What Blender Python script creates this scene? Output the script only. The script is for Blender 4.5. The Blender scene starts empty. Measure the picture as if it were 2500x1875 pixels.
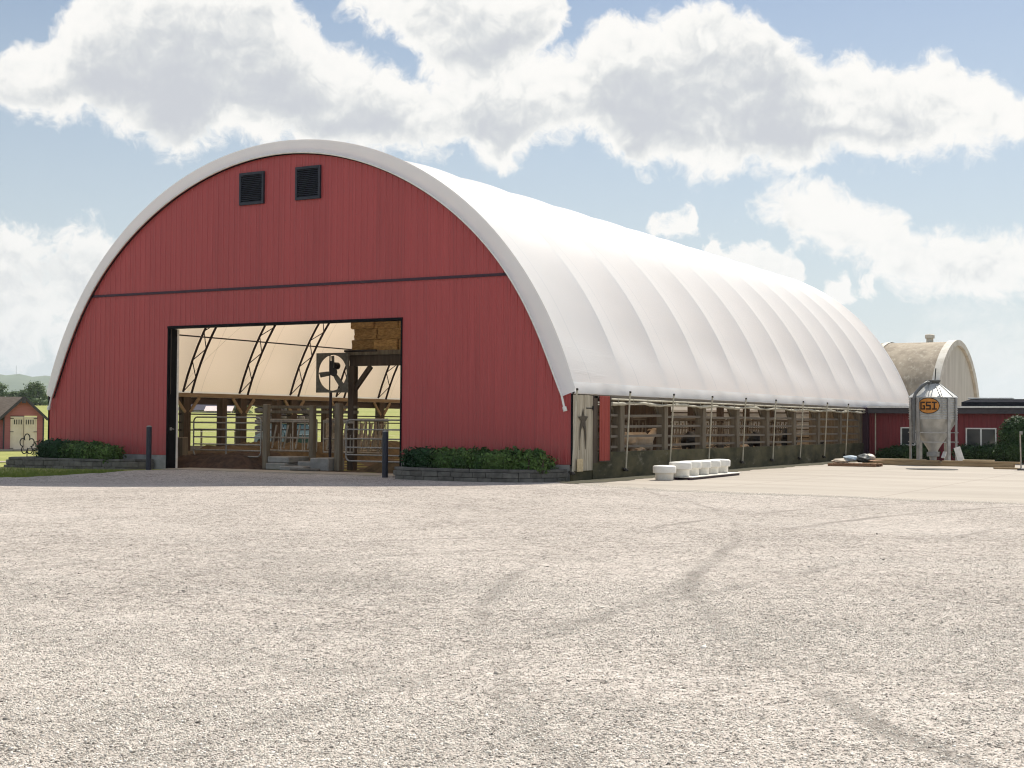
import bpy, bmesh, math, random
import numpy as np
from mathutils import Vector, Matrix
rad = math.radians
sc = bpy.context.scene
COL = sc.collection

# ------------------------------------------------------------------ camera
YAW, PITCH, ROLL = 0.51244911, 0.02816948, 0.00736791
FOC, PW, PH = 3316.445, 2500.0, 1875.0
CAM = np.array([17.0813, -33.7962, 1.65])
f_ = np.array([-math.sin(YAW)*math.cos(PITCH), math.cos(YAW)*math.cos(PITCH), math.sin(PITCH)])
r0 = np.array([math.cos(YAW), math.sin(YAW), 0.0])
u0 = np.cross(r0, f_)
r_ = r0*math.cos(ROLL) + u0*math.sin(ROLL)
u_ = np.cross(r_, f_)
cam_d = bpy.data.cameras.new('camera')
cam_d.sensor_width = 36.0
cam_d.lens = 36.0*FOC/PW
cam_d.clip_start = 0.1
cam_d.clip_end = 30000
cam = bpy.data.objects.new('camera', cam_d)
COL.objects.link(cam)
cam.matrix_world = Matrix(((r_[0], u_[0], -f_[0], CAM[0]), (r_[1], u_[1], -f_[1], CAM[1]), (r_[2], u_[2], -f_[2], CAM[2]), (0, 0, 0, 1)))
sc.camera = cam

def ray(px, py):
    return f_ + r_*(px-PW/2)/FOC - u_*(py-PH/2)/FOC
def at(px, py, x=None, y=None, z=None):
    """where the photograph's pixel lies on a real plane of the place (metres)"""
    d = ray(px, py)
    k, v = (0, x) if x is not None else ((1, y) if y is not None else (2, z))
    return Vector(CAM + d*((v-CAM[k])/d[k]))

# ------------------------------------------------------------------ light
SUN_DIR = Vector((0.02, 0.80, 1.0)).normalized()     # towards the sun
EXPOSURE = 0.36
sun_d = bpy.data.lights.new('sun', 'SUN')
sun_d.energy = 5.0
sun_d.angle = rad(0.6)
sun_d.color = (1.0, 0.94, 0.84)
sun = bpy.data.objects.new('sun', sun_d)
COL.objects.link(sun)
sun.rotation_euler = SUN_DIR.to_track_quat('Z', 'Y').to_euler()
sc.view_settings.view_transform = 'Standard'
sc.view_settings.look = 'None'
sc.view_settings.gamma = 1.0
sc.view_settings.exposure = EXPOSURE
sc.render.engine = 'CYCLES'
sc.cycles.use_denoising = True
sc.cycles.denoiser = 'OPENIMAGEDENOISE'
sc.cycles.denoising_prefilter = 'ACCURATE'
sc.cycles.denoising_input_passes = 'RGB_ALBEDO_NORMAL'
sc.cycles.filter_width = 1.15
sc.cycles.max_bounces = 10
sc.cycles.diffuse_bounces = 5
sc.cycles.transmission_bounces = 8
sc.cycles.volume_bounces = 0
sc.cycles.sample_clamp_indirect = 6.0

class NT:
    """small node builder"""
    def __init__(s, tree): s.t = tree; s.n = tree.nodes; s.l = tree.links
    def node(s, typ, **kw):
        n = s.n.new(typ)
        for k, v in kw.items(): setattr(n, k, v)
        return n
    def link(s, a, b): s.l.new(a, b)
    def put(s, sock, v):
        if hasattr(v, 'is_output') or isinstance(v, bpy.types.NodeSocket): s.l.new(v, sock)
        else: sock.default_value = v
    def math(s, op, a, b=0.0, c=None, clamp=False):
        n = s.n.new('ShaderNodeMath'); n.operation = op; n.use_clamp = clamp
        s.put(n.inputs[0], a); s.put(n.inputs[1], b)
        if c is not None: s.put(n.inputs[2], c)
        return n.outputs[0]
    def vec(s, op, a, b=None):
        n = s.n.new('ShaderNodeVectorMath'); n.operation = op
        s.put(n.inputs[0], a)
        if b is not None: s.put(n.inputs[1], b)
        return n.outputs[0]
    def noise(s, v, scale, detail=4, rough=0.5, dist=0.0, lac=2.0):
        n = s.n.new('ShaderNodeTexNoise')
        if v is not None: s.l.new(v, n.inputs['Vector'])
        n.inputs['Scale'].default_value = scale; n.inputs['Detail'].default_value = detail
        n.inputs['Roughness'].default_value = rough; n.inputs['Distortion'].default_value = dist
        n.inputs['Lacunarity'].default_value = lac
        return n.outputs['Fac']
    def ramp(s, f, pts, interp='LINEAR'):
        n = s.n.new('ShaderNodeValToRGB'); n.color_ramp.interpolation = interp
        e = n.color_ramp.elements
        while len(e) < len(pts): e.new(0.5)
        for el, (p, c) in zip(e, pts):
            el.position = p
            el.color = c if hasattr(c, '__len__') and len(c) == 4 else ((*c, 1) if hasattr(c, '__len__') else (c, c, c, 1))
        s.put(n.inputs[0], f)
        return n.outputs[0]
    def mix(s, f, a, b, typ='MIX'):
        n = s.n.new('ShaderNodeMix'); n.data_type = 'RGBA'; n.blend_type = typ
        s.put(n.inputs[0], f)
        for k, v in ((6, a), (7, b)):
            if not isinstance(v, bpy.types.NodeSocket) and len(v) == 3: v = (*v, 1)
            s.put(n.inputs[k], v)
        return n.outputs[2]
    def map(s, v, lo, hi, a=0.0, b=1.0, smooth=True):
        n = s.n.new('ShaderNodeMapRange'); n.interpolation_type = 'SMOOTHSTEP' if smooth else 'LINEAR'
        s.put(n.inputs[0], v); s.put(n.inputs[1], lo); s.put(n.inputs[2], hi)
        s.put(n.inputs[3], a); s.put(n.inputs[4], b)
        return n.outputs[0]

# ------------------------------------------------------------------ sky: Nishita plus cumulus fixed by compass bearing and elevation
world = bpy.data.worlds.new('World')
sc.world = world
world.use_nodes = True
W = NT(world.node_tree)
W.n.clear()
SKY_STRENGTH = 0.072
CLOUD_LEVEL = 0.775
HEAD = -YAW
def azel(dx, dy):
    """bearing from the barn's long axis and elevation of a photo point (given in 2212 px wide photo units), degrees"""
    d = ray(dx*PW/2212.0, dy*PW/2212.0)
    return math.degrees(math.atan2(d[0], d[1])-HEAD), math.degrees(math.atan2(d[2], math.hypot(d[0], d[1])))
tc = W.node('ShaderNodeTexCoord')
sep = W.node('ShaderNodeSeparateXYZ'); W.link(tc.outputs['Generated'], sep.inputs[0])
ax = W.math('MULTIPLY', W.math('ARCTAN2', sep.outputs[0], sep.outputs[1]), 57.29578)
az = W.math('WRAP', W.math('SUBTRACT', ax, math.degrees(HEAD)), 180.0, -180.0)
el = W.math('MULTIPLY', W.math('ARCSINE', sep.outputs[2]), 57.29578)
comb = W.node('ShaderNodeCombineXYZ'); W.put(comb.inputs[0], az); W.put(comb.inputs[1], el)
P0 = comb.outputs[0]
# billowing offset
wn = W.node('ShaderNodeTexNoise'); W.link(P0, wn.inputs['Vector'])
wn.inputs['Scale'].default_value = 0.55; wn.inputs['Detail'].default_value = 3.0
off = W.vec('MULTIPLY', W.vec('SUBTRACT', wn.outputs['Color'], (0.5, 0.5, 0.5)), (1.6, 1.3, 0.0))
P1 = W.vec('ADD', P0, off)
sp1 = W.node('ShaderNodeSeparateXYZ'); W.link(P1, sp1.inputs[0])
azw, elw = sp1.outputs[0], sp1.outputs[1]
A0, AR, E0, ER = -27.0, 54.0, -5.0, 40.0
def curve(pts):
    n = W.node('ShaderNodeFloatCurve')
    c = n.mapping.curves[0]
    q = sorted(((azel(x, y)[0]-A0)/AR, (azel(x, y)[1]-E0)/ER) for x, y in pts)
    while len(c.points) < len(q): c.points.new(0.5, 0.5)
    for p, (a, b) in zip(c.points, q):
        p.location = (min(1, max(0, a)), min(1, max(0, b))); p.handle_type = 'AUTO'
    n.mapping.update()
    W.put(n.inputs['Value'], W.math('MULTIPLY_ADD', azw, 1/AR, -A0/AR))
    return W.math('MULTIPLY_ADD', n.outputs[0], ER, E0)
fb = W.noise(P1, 0.62, 9, 0.56)
fb_up = W.noise(W.vec('ADD', P1, (-0.16, 0.42, 0.0)), 0.62, 9, 0.56)
fine = W.noise(P1, 1.9, 10, 0.64, 0.25)
nz = W.math('ADD', W.math('MULTIPLY', W.math('SUBTRACT', fb, 0.5), 2.4), W.math('MULTIPLY', W.math('SUBTRACT', fine, 0.5), 1.9))
def layer(top, bot, gain=1.0, edge=0.42, bias=0.0, cap=3.0):
    dt = W.math('SUBTRACT', curve(top), elw)
    db = W.math('SUBTRACT', elw, curve(bot))
    d = W.math('MINIMUM', W.math('SMOOTH_MIN', dt, W.math('MULTIPLY', db, 0.8), 0.6), cap)
    flat = W.math('MULTIPLY_ADD', d, gain, bias)
    dens = W.math('ADD', flat, nz)
    shade = W.math('MULTIPLY_ADD', W.math('MINIMUM', W.math('SMOOTH_MIN', dt, W.math('MULTIPLY', db, 2.6), 0.8), cap*1.35), gain, bias)
    return dens, W.map(dens, -edge, edge+0.25), shade
L1 = layer([(-500, 60), (-100, 120), (0, 108), (40, 90), (140, 40), (170, -20), (300, -60), (600, -45), (650, 22), (700, 66), (760, 92), (830, 122), (880, 158), (920, 176), (1000, 140), (1100, 105), (1200, 100), (1245, 92), (1262, 66), (1310, 34), (1370, 31), (1430, 36), (1500, 2), (1540, 0), (1600, 30), (1650, 40), (1700, 84), (1745, 112), (1780, 130), (1850, 112), (1900, 126), (1960, 136), (2040, 106), (2080, 146), (2130, 160), (2180, 180), (2212, 196), (2700, 200)],
           [(-500, 250), (0, 255), (60, 265), (180, 268), (230, 282), (330, 305), (360, 330), (400, 336), (430, 326), (480, 304), (560, 308), (700, 338), (800, 344), (900, 340), (1000, 334), (1050, 352), (1090, 374), (1130, 344), (1200, 310), (1300, 308), (1350, 334), (1380, 374), (1430, 366), (1500, 390), (1560, 394), (1620, 374), (1700, 376), (1800, 358), (1900, 352), (2000, 342), (2100, 328), (2212, 314), (2700, 290)], 1.45, bias=-0.05)
L2 = layer([(700, 60), (735, -10), (760, -60), (900, -80), (1150, -80), (1215, -40), (1240, 60), (1300, 120)],
           [(700, 10), (740, 34), (800, 66), (870, 92), (895, 140), (1000, 210), (1150, 150), (1205, 92), (1240, 40), (1300, -60)], 1.3, bias=0.0)
L3 = layer([(1500, 560), (1600, 480), (1622, 440), (1660, 408), (1750, 396), (1810, 400), (1860, 428), (1900, 444), (1940, 466), (1960, 500), (2000, 508), (2050, 488), (2100, 520), (2150, 490), (2212, 505), (2700, 540)],
           [(1500, 440), (1600, 436), (1640, 464), (1690, 474), (1704, 526), (1760, 534), (1850, 564), (1900, 594), (1960, 618), (2050, 634), (2130, 640), (2212, 630), (2700, 600)], 1.3, bias=0.1, cap=1.6)
L4 = layer([(1200, 640), (1390, 540), (1415, 484), (1460, 472), (1495, 462), (1510, 508), (1518, 540), (1526, 522), (1548, 511), (1572, 552), (1600, 538), (1640, 532), (1680, 552), (1712, 570), (1733, 612), (1742, 640), (1785, 616), (1820, 608), (1836, 650), (1850, 628), (1870, 610), (1900, 607), (1918, 660), (2300, 720)],
           [(1200, 520), (1390, 480), (1430, 506), (1500, 505), (1510, 500), (1518, 520), (1530, 640), (1620, 640), (1726, 640), (1745, 590), (1785, 634), (1825, 634), (1842, 610), (1855, 628), (1880, 636), (1910, 632), (1925, 590), (2300, 560)], 1.7, 0.26, 0.25, 1.2)
L5 = layer([(-500, 380), (0, 428), (50, 436), (100, 462), (130, 442), (180, 434), (220, 446), (250, 468), (280, 490), (330, 580), (380, 780), (420, 840), (900, 900)],
           [(-500, 840), (0, 840), (300, 840), (900, 700)], 0.9, 0.32, -0.8, 1.6)
L6 = layer([(1800, 880), (1940, 790), (2000, 700), (2040, 664), (2100, 650), (2150, 668), (2212, 690), (2700, 720)],
           [(1800, 820), (2000, 840), (2700, 860)], 0.35, 0.9, -0.05, 1.2)
dens = L1[0]
mask = L1[1]
dens_s = L1[2]
for L in (L2, L3, L4):
    dens = W.math('MAXIMUM', dens, L[0]); mask = W.math('MAXIMUM', mask, L[1]); dens_s = W.math('MAXIMUM', dens_s, L[2])
soft = W.math('MAXIMUM', W.math('MULTIPLY', L5[1], 0.97), W.math('MULTIPLY', L6[1], 0.6))
mask_all = W.math('MAXIMUM', mask, soft)
dens = W.math('MAXIMUM', dens, W.math('MAXIMUM', L5[0], W.math('MULTIPLY', L6[0], 0.5)))
# thick parts let less sun through: grey bellies, white rims; relief from the noise slope towards the sun
big = W.noise(P1, 0.30, 4, 0.5)
relief = W.math('MULTIPLY', W.math('SUBTRACT', fb, fb_up), 6.0)
dens_s = W.math('MAXIMUM', dens_s, W.math('MULTIPLY', L5[2], 2.4))
T = W.math('ADD', W.math('MULTIPLY', dens_s, 1.0), W.math('MULTIPLY', W.math('SUBTRACT', fb, 0.5), -2.6))
T = W.math('ADD', T, W.math('MULTIPLY', W.math('SUBTRACT', big, 0.5), 10.0))
T = W.math('ADD', T, W.math('MULTIPLY', W.math('SUBTRACT', fine, 0.5), -2.0))
T = W.math('SUBTRACT', T, relief)
tone = W.math('MULTIPLY', W.map(T, 0.4, 6.4, 0.0, 1.0), W.map(dens, -0.1, 0.9))
ccol = W.ramp(tone, [(0.0, (1.0, 0.98, 0.945)), (0.2, (0.95, 0.94, 0.91)), (0.42, (0.82, 0.825, 0.815)), (0.72, (0.675, 0.695, 0.715)), (1.0, (0.60, 0.62, 0.665))])
skyn = W.node('ShaderNodeTexSky'); skyn.sky_type = 'NISHITA'; skyn.sun_disc = False
skyn.sun_elevation = math.asin(SUN_DIR.z)
skyn.sun_rotation = math.atan2(SUN_DIR.x, SUN_DIR.y)
skyn.altitude = 200; skyn.air_density = 1.0; skyn.dust_density = 0.7; skyn.ozone_density = 2.0
bg = W.node('ShaderNodeBackground'); W.link(skyn.outputs[0], bg.inputs[0]); bg.inputs[1].default_value = SKY_STRENGTH
bgc = W.node('ShaderNodeBackground'); W.link(ccol, bgc.inputs[0]); bgc.inputs[1].default_value = CLOUD_LEVEL
bgh = W.node('ShaderNodeBackground'); bgh.inputs[0].default_value = (0.60, 0.66, 0.67, 1); bgh.inputs[1].default_value = 0.87
# thin high veil and the pale air along the horizon
veil = W.math('MULTIPLY', W.map(el, -1.0, 21.0, 1.0, 0.0, False), 0.95, clamp=True)
mh = W.node('ShaderNodeMixShader'); W.put(mh.inputs[0], veil); W.link(bg.outputs[0], mh.inputs[1]); W.link(bgh.outputs[0], mh.inputs[2])
# the rest of the dome: unseen bluish cumulus, added to brighten the shaded sides
vn = W.noise(tc.outputs['Generated'], 2.3, 6, 0.58)
away = W.math('MAXIMUM', W.map(W.math('ABSOLUTE', az), 30.0, 44.0), W.map(el, 25.0, 34.0))
rest = W.math('MULTIPLY', W.map(vn, 0.47, 0.58), W.math('MULTIPLY', away, W.map(el, 1.0, 8.0)))
mask_all = W.mix(away, mask_all, rest)
ccol = W.mix(away, ccol, (0.94, 1.03, 1.17))
W.link(ccol, bgc.inputs[0])
mc = W.node('ShaderNodeMixShader'); W.put(mc.inputs[0], mask_all); W.link(mh.outputs[0], mc.inputs[1]); W.link(bgc.outputs[0], mc.inputs[2])
wo = W.node('ShaderNodeOutputWorld'); W.link(mc.outputs[0], wo.inputs[0])
world.cycles.sampling_method = 'MANUAL'
world.cycles.sample_map_resolution = 512

# ------------------------------------------------------------------ materials
def pmat(name, c1, c2=None, scale=6.0, detail=5, rough=0.8, metal=0.0, bump=0.0, bscale=40.0, stretch=(1, 1, 1), contrast=(0.3, 0.7), island=0.0, dirt=None, spec=0.3):
    m = bpy.data.materials.new(name); m.use_nodes = True
    N = NT(m.node_tree); N.n.clear()
    out = N.node('ShaderNodeOutputMaterial'); b = N.node('ShaderNodeBsdfPrincipled'); N.link(b.outputs[0], out.inputs[0])
    t = N.node('ShaderNodeTexCoord')
    mp = N.node('ShaderNodeMapping'); N.link(t.outputs['Object'], mp.inputs[0]); mp.inputs['Scale'].default_value = stretch
    v = mp.outputs[0]
    c2 = c2 or tuple(x*0.75 for x in c1)
    f = N.map(N.noise(v, scale, detail, 0.6), contrast[0], contrast[1])
    col = N.mix(f, c1, c2)
    if island:
        g = N.node('ShaderNodeNewGeometry')
        k = N.math('MULTIPLY_ADD', g.outputs['Random Per Island'], 2*island, 1-island)
        hv = N.node('ShaderNodeHueSaturation'); N.link(col, hv.inputs['Color']); N.put(hv.inputs['Value'], k); col = hv.outputs[0]
    if dirt:
        col = N.mix(N.map(N.noise(v, dirt[1], 6, 0.65), dirt[2], dirt[3]), col, dirt[0])
    N.put(b.inputs['Base Color'], col)
    b.inputs['Roughness'].default_value = rough; b.inputs['Metallic'].default_value = metal
    b.inputs['Specular IOR Level'].default_value = spec
    if bump:
        bn = N.node('ShaderNodeBump'); bn.inputs['Strength'].default_value = bump; bn.inputs['Distance'].default_value = 0.02
        N.put(bn.inputs['Height'], N.noise(v, bscale, 4, 0.6)); N.link(bn.outputs[0], b.inputs['Normal'])
    m['_b'] = 1
    return m

def fabric_mat(nm='white_fabric', tcol=(1.0, 0.775, 0.575), share=0.50, seam=True):
    m = bpy.data.materials.new(nm); m.use_nodes = True
    N = NT(m.node_tree); N.n.clear()
    out = N.node('ShaderNodeOutputMaterial')
    t = N.node('ShaderNodeTexCoord'); v = t.outputs['Object']
    stain = N.map(N.noise(v, 0.5, 5, 0.6), 0.35, 0.75)
    d = N.node('ShaderNodeBsdfDiffuse'); N.put(d.inputs[0], N.mix(stain, (0.965, 0.98, 0.99), (0.935, 0.95, 0.955)))
    tr = N.node('ShaderNodeBsdfTranslucent'); tr.inputs[0].default_value = (*tcol, 1)
    if seam:                                            # welded seams midway between the trusses
        sx = N.node('ShaderNodeSeparateXYZ'); N.link(v, sx.inputs[0])
        fr = N.math('FRACT', N.math('MULTIPLY', sx.outputs[1], 1/3.355)); dd = N.math('ABSOLUTE', N.math('SUBTRACT', fr, 0.33))
        N.put(tr.inputs[0], N.mix(N.map(dd, 0.004, 0.007, 1.0, 0.0), (*tcol, 1), (tcol[0]*0.72, tcol[1]*0.70, tcol[2]*0.66, 1)))
    gl = N.node('ShaderNodeBsdfGlossy'); gl.inputs[0].default_value = (1, 1, 1, 1); gl.inputs[1].default_value = 0.42
    bn = N.node('ShaderNodeBump'); bn.inputs['Strength'].default_value = 0.12; bn.inputs['Distance'].default_value = 0.05
    mp = N.node('ShaderNodeMapping'); N.link(v, mp.inputs[0]); mp.inputs['Scale'].default_value = (1.0, 0.35, 1.0)
    h_ = N.noise(mp.outputs[0], 1.6, 4, 0.55)
    if seam:                                            # tension wrinkles gathered at the front corners of the sheet
        sy = N.node('ShaderNodeSeparateXYZ'); N.link(v, sy.inputs[0])
        mw = N.node('ShaderNodeMapping'); N.link(v, mw.inputs[0]); mw.inputs['Rotation'].default_value = (rad(38), 0, 0); mw.inputs['Scale'].default_value = (1.0, 0.35, 5.5)
        near = N.math('MULTIPLY', N.map(sy.outputs[1], 0.4, 4.2, 1.0, 0.0), N.map(sy.outputs[2], 2.6, 4.6, 1.0, 0.0))
        h_ = N.math('ADD', h_, N.math('MULTIPLY', N.math('MULTIPLY', near, N.map(N.noise(mw.outputs[0], 1.0, 3, 0.5), 0.5, 0.8)), 2.2))
    N.put(bn.inputs['Height'], h_)
    for s in (d, tr, gl): N.link(bn.outputs[0], s.inputs['Normal'])
    m1 = N.node('ShaderNodeMixShader'); m1.inputs[0].default_value = share; N.link(d.outputs[0], m1.inputs[1]); N.link(tr.outputs[0], m1.inputs[2])
    m2 = N.node('ShaderNodeMixShader'); m2.inputs[0].default_value = 0.05; N.link(m1.outputs[0], m2.inputs[1]); N.link(gl.outputs[0], m2.inputs[2])
    N.link(m2.outputs[0], out.inputs[0])
    return m

def leaf_mat(name, c1, c2, island=0.35, trans=0.25):
    m = bpy.data.materials.new(name); m.use_nodes = True
    N = NT(m.node_tree); N.n.clear()
    out = N.node('ShaderNodeOutputMaterial')
    t = N.node('ShaderNodeTexCoord')
    g = N.node('ShaderNodeNewGeometry')
    col = N.mix(N.map(N.noise(t.outputs['Object'], 1.7, 4, 0.6), 0.35, 0.65), c1, c2)
    hv = N.node('ShaderNodeHueSaturation'); N.link(col, hv.inputs['Color'])
    N.put(hv.inputs['Value'], N.math('MULTIPLY_ADD', g.outputs['Random Per Island'], 2*island, 1-island))
    b = N.node('ShaderNodeBsdfPrincipled'); N.link(hv.outputs[0], b.inputs['Base Color']); b.inputs['Roughness'].default_value = 0.6
    b.inputs['Specular IOR Level'].default_value = 0.25
    tr = N.node('ShaderNodeBsdfTranslucent'); N.link(hv.outputs[0], tr.inputs[0])
    mx = N.node('ShaderNodeMixShader'); mx.inputs[0].default_value = trans
    N.link(b.outputs[0], mx.inputs[1]); N.link(tr.outputs[0], mx.inputs[2]); N.link(mx.outputs[0], out.inputs[0])
    return m

def wood(name, c1, c2, axis='z', rough=0.85):
    st = {'z': (9, 9, 0.7), 'x': (0.7, 9, 9), 'y': (9, 0.7, 9)}[axis]
    return pmat(name, c1, c2, 1.6, 8, rough, bump=0.3, bscale=3.0, stretch=st, contrast=(0.25, 0.75))

M = {}
M['red'] = pmat('red_ribbed_metal', (0.395, 0.056, 0.054), (0.335, 0.046, 0.045), 0.9, 6, 0.42, spec=0.5, stretch=(7, 7, 0.25), contrast=(0.25, 0.8), bump=0.05, bscale=8)
def sheet_marks(m):
    N = NT(m.node_tree); b = [n for n in N.n if n.type == 'BSDF_PRINCIPLED'][0]; l = b.inputs['Base Color'].links[0].from_socket
    t = N.node('ShaderNodeTexCoord'); sx = N.node('ShaderNodeSeparateXYZ'); N.link(t.outputs['Object'], sx.inputs[0])
    u = N.math('MULTIPLY', sx.outputs[0], 1/0.9144)
    wn_ = N.node('ShaderNodeTexWhiteNoise'); wn_.noise_dimensions = '1D'; N.put(wn_.inputs['W'], N.math('FLOOR', u))
    hv = N.node('ShaderNodeHueSaturation'); N.link(l, hv.inputs['Color']); N.put(hv.inputs['Value'], N.math('MULTIPLY_ADD', wn_.outputs['Value'], 0.09, 0.955)); c = hv.outputs[0]
    lap = N.map(N.math('ABSOLUTE', N.math('SUBTRACT', N.math('FRACT', u), 0.5)), 0.485, 0.495)
    c = N.mix(N.math('MULTIPLY', lap, 0.35), c, (0.16, 0.035, 0.034))
    # screw rows on the girts
    gx = N.math('ABSOLUTE', N.math('SUBTRACT', N.math('FRACT', N.math('MULTIPLY', sx.outputs[0], 1/0.2286)), 0.62))
    gz_ = N.math('ABSOLUTE', N.math('SUBTRACT', N.math('FRACT', N.math('MULTIPLY', sx.outputs[2], 1/0.76)), 0.5))
    scr = N.math('MULTIPLY', N.map(gx, 0.05, 0.09, 1.0, 0.0), N.map(gz_, 0.012, 0.026, 1.0, 0.0))
    c = N.mix(N.math('MULTIPLY', scr, 0.5), c, (0.20, 0.06, 0.055))
    # rain-splashed dust near the ground
    dn = N.math('MULTIPLY', N.map(sx.outputs[2], 0.45, 1.5, 1.0, 0.0), N.map(N.noise(t.outputs['Object'], 2.6, 7, 0.65), 0.35, 0.7))
    c = N.mix(N.math('MULTIPLY', dn, 0.35), c, (0.22, 0.13, 0.10))
    N.link(c, b.inputs['Base Color'])
sheet_marks(M['red'])
M['red_sun'] = wood('red_sheet_faded', (0.38, 0.072, 0.052), (0.29, 0.052, 0.042))
M['maroon'] = pmat('maroon_trim', (0.05, 0.022, 0.035), rough=0.5)
M['black'] = pmat('black_paint', (0.005, 0.005, 0.007), (0.008, 0.008, 0.010), rough=0.7, spec=0.1)
M['louver'] = pmat('dark_louver', (0.03, 0.034, 0.046), rough=0.5)
M['white'] = pmat('white_paint', (0.78, 0.77, 0.73), (0.66, 0.64, 0.58), 8, rough=0.5)
M['fabric'] = fabric_mat()
M['endsheet'] = fabric_mat('end_sheet', (0.44, 0.43, 0.42), 0.45, False)
M['valance'] = fabric_mat('valance_sheet', (0.95, 0.87, 0.78), 0.40, False)
M['fascia'] = pmat('white_vinyl', (0.80, 0.80, 0.785), (0.74, 0.74, 0.72), 1.2, rough=0.55)
M['pipe'] = pmat('pale_pipe', (0.52, 0.48, 0.38), (0.40, 0.36, 0.27), 5, rough=0.5)
M['concrete'] = pmat('grey_concrete', (0.30, 0.29, 0.27), (0.2, 0.195, 0.18), 3, 8, 0.9, bump=0.25, bscale=30)
M['moss'] = pmat('mossy_concrete', (0.11, 0.096, 0.05), (0.042, 0.04, 0.021), 1.6, 9, 0.95, bump=0.3, bscale=25, stretch=(1, 0.6, 1.2), contrast=(0.3, 0.68), dirt=((0.20, 0.18, 0.13), 3.5, 0.55, 0.8))
M['block'] = pmat('grey_block', (0.16, 0.15, 0.13), (0.095, 0.09, 0.078), 5, 7, 0.95, bump=0.5, bscale=45, island=0.22)
M['cap'] = pmat('block_cap', (0.145, 0.138, 0.123), (0.09, 0.086, 0.077), 5, 7, 0.95, bump=0.4, bscale=45, island=0.15)
M['soil'] = pmat('mulch', (0.07, 0.05, 0.035), (0.04, 0.028, 0.02), 20, 6, 1.0, bump=0.8, bscale=60)
M['oldwood'] = wood('weathered_boards', (0.54, 0.485, 0.38), (0.31, 0.26, 0.185))
M['post'] = wood('grey_timber', (0.215, 0.18, 0.13), (0.12, 0.095, 0.065))
M['darkwood'] = wood('dark_timber', (0.10, 0.072, 0.05), (0.055, 0.038, 0.027))
M['beam'] = wood('eave_timber', (0.36, 0.27, 0.17), (0.24, 0.17, 0.10), 'y')
M['header'] = wood('header_boards', (0.10, 0.075, 0.055), (0.05, 0.036, 0.028), 'y')
M['rail'] = wood('rail_boards', (0.21, 0.18, 0.14), (0.12, 0.10, 0.08), 'y')
M['truss'] = pmat('truss_steel', (0.04, 0.028, 0.030), rough=0.55, metal=0.2)
M['galv'] = pmat('galvanised', (0.34, 0.33, 0.31), (0.25, 0.24, 0.22), 14, 5, 0.45, 0.35)
M['galv_dark'] = pmat('aged_galvanised', (0.46, 0.42, 0.36), (0.30, 0.26, 0.21), 9, 5, 0.6, 0.25)
M['fansteel'] = pmat('fan_steel', (0.15, 0.135, 0.105), (0.09, 0.08, 0.062), 9, rough=0.6, metal=0.2)
M['dirt'] = pmat('barn_dirt', (0.115, 0.075, 0.045), (0.055, 0.035, 0.022), 2.5, 8, 1.0, bump=0.9, bscale=12)
M['bedding'] = pmat('straw_bedding', (0.125, 0.088, 0.046), (0.062, 0.043, 0.025), 3.0, 8, 1.0, bump=1.0, bscale=22)
M['manure'] = pmat('dark_bedding', (0.085, 0.05, 0.034), (0.035, 0.022, 0.016), 4.0, 8, 1.0, bump=1.0, bscale=18)
def objrand(m, amt):
    N = NT(m.node_tree); b = [n for n in N.n if n.type == 'BSDF_PRINCIPLED'][0]; l = b.inputs['Base Color'].links[0].from_socket
    oi = N.node('ShaderNodeObjectInfo'); hv = N.node('ShaderNodeHueSaturation'); N.link(l, hv.inputs['Color']); N.put(hv.inputs['Value'], N.math('MULTIPLY_ADD', oi.outputs['Random'], 2*amt, 1-amt)); N.link(hv.outputs[0], b.inputs['Base Color'])
    return m
M['hay'] = pmat('hay', (0.50, 0.315, 0.13), (0.26, 0.15, 0.06), 7, 9, 1.0, bump=1.0, bscale=60, stretch=(1, 1, 3)); objrand(M['hay'], 0.3)
M['curtain'] = pmat('curtain_fabric', (0.50, 0.46, 0.37), (0.36, 0.33, 0.25), 3, 6, 0.85, bump=0.4, bscale=12)
M['rust'] = pmat('rusty_star', (0.085, 0.065, 0.042), (0.05, 0.038, 0.026), 9, rough=0.7)
M['tub'] = pmat('white_plastic', (0.80, 0.77, 0.70), (0.72, 0.69, 0.62), 4, 5, 0.5, dirt=((0.52, 0.46, 0.36), 3.0, 0.55, 0.85))
M['pallet'] = wood('pallet_wood', (0.36, 0.22, 0.13), (0.22, 0.12, 0.075), 'x')
M['lumber'] = wood('lumber', (0.40, 0.29, 0.16), (0.24, 0.16, 0.085), 'x')
M['lumber_pale'] = wood('lumber_pale', (0.60, 0.49, 0.31), (0.45, 0.35, 0.2), 'x')
M['blue'] = pmat('blue_sack', (0.20, 0.28, 0.36), (0.42, 0.47, 0.50), 5, rough=0.6, bump=0.4, bscale=12)
M['tarp'] = pmat('dark_tarp', (0.02, 0.024, 0.028), (0.07, 0.08, 0.075), 6, rough=0.5, bump=0.6, bscale=10)
M['card'] = pmat('cardboard', (0.40, 0.24, 0.15), (0.3, 0.17, 0.1), 4, rough=0.9)
M['sack'] = pmat('pale_sack', (0.62, 0.55, 0.45), (0.45, 0.38, 0.3), 5, rough=0.9, bump=0.4, bscale=12)
M['bin'] = pmat('bin_galvanised', (0.52, 0.515, 0.49), (0.38, 0.375, 0.35), 3.5, 6, 0.5, 0.25, stretch=(1, 1, 0.5))
M['lidsteel'] = pmat('dull_steel', (0.17, 0.17, 0.165), (0.12, 0.12, 0.115), 5, rough=0.55, metal=0.3)
M['binleg'] = pmat('bin_leg_steel', (0.42, 0.415, 0.40), (0.30, 0.295, 0.285), 4, 5, 0.45, 0.4)
M['orange'] = pmat('orange_decal', (0.56, 0.235, 0.045), (0.46, 0.18, 0.03), 6, rough=0.55)
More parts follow.
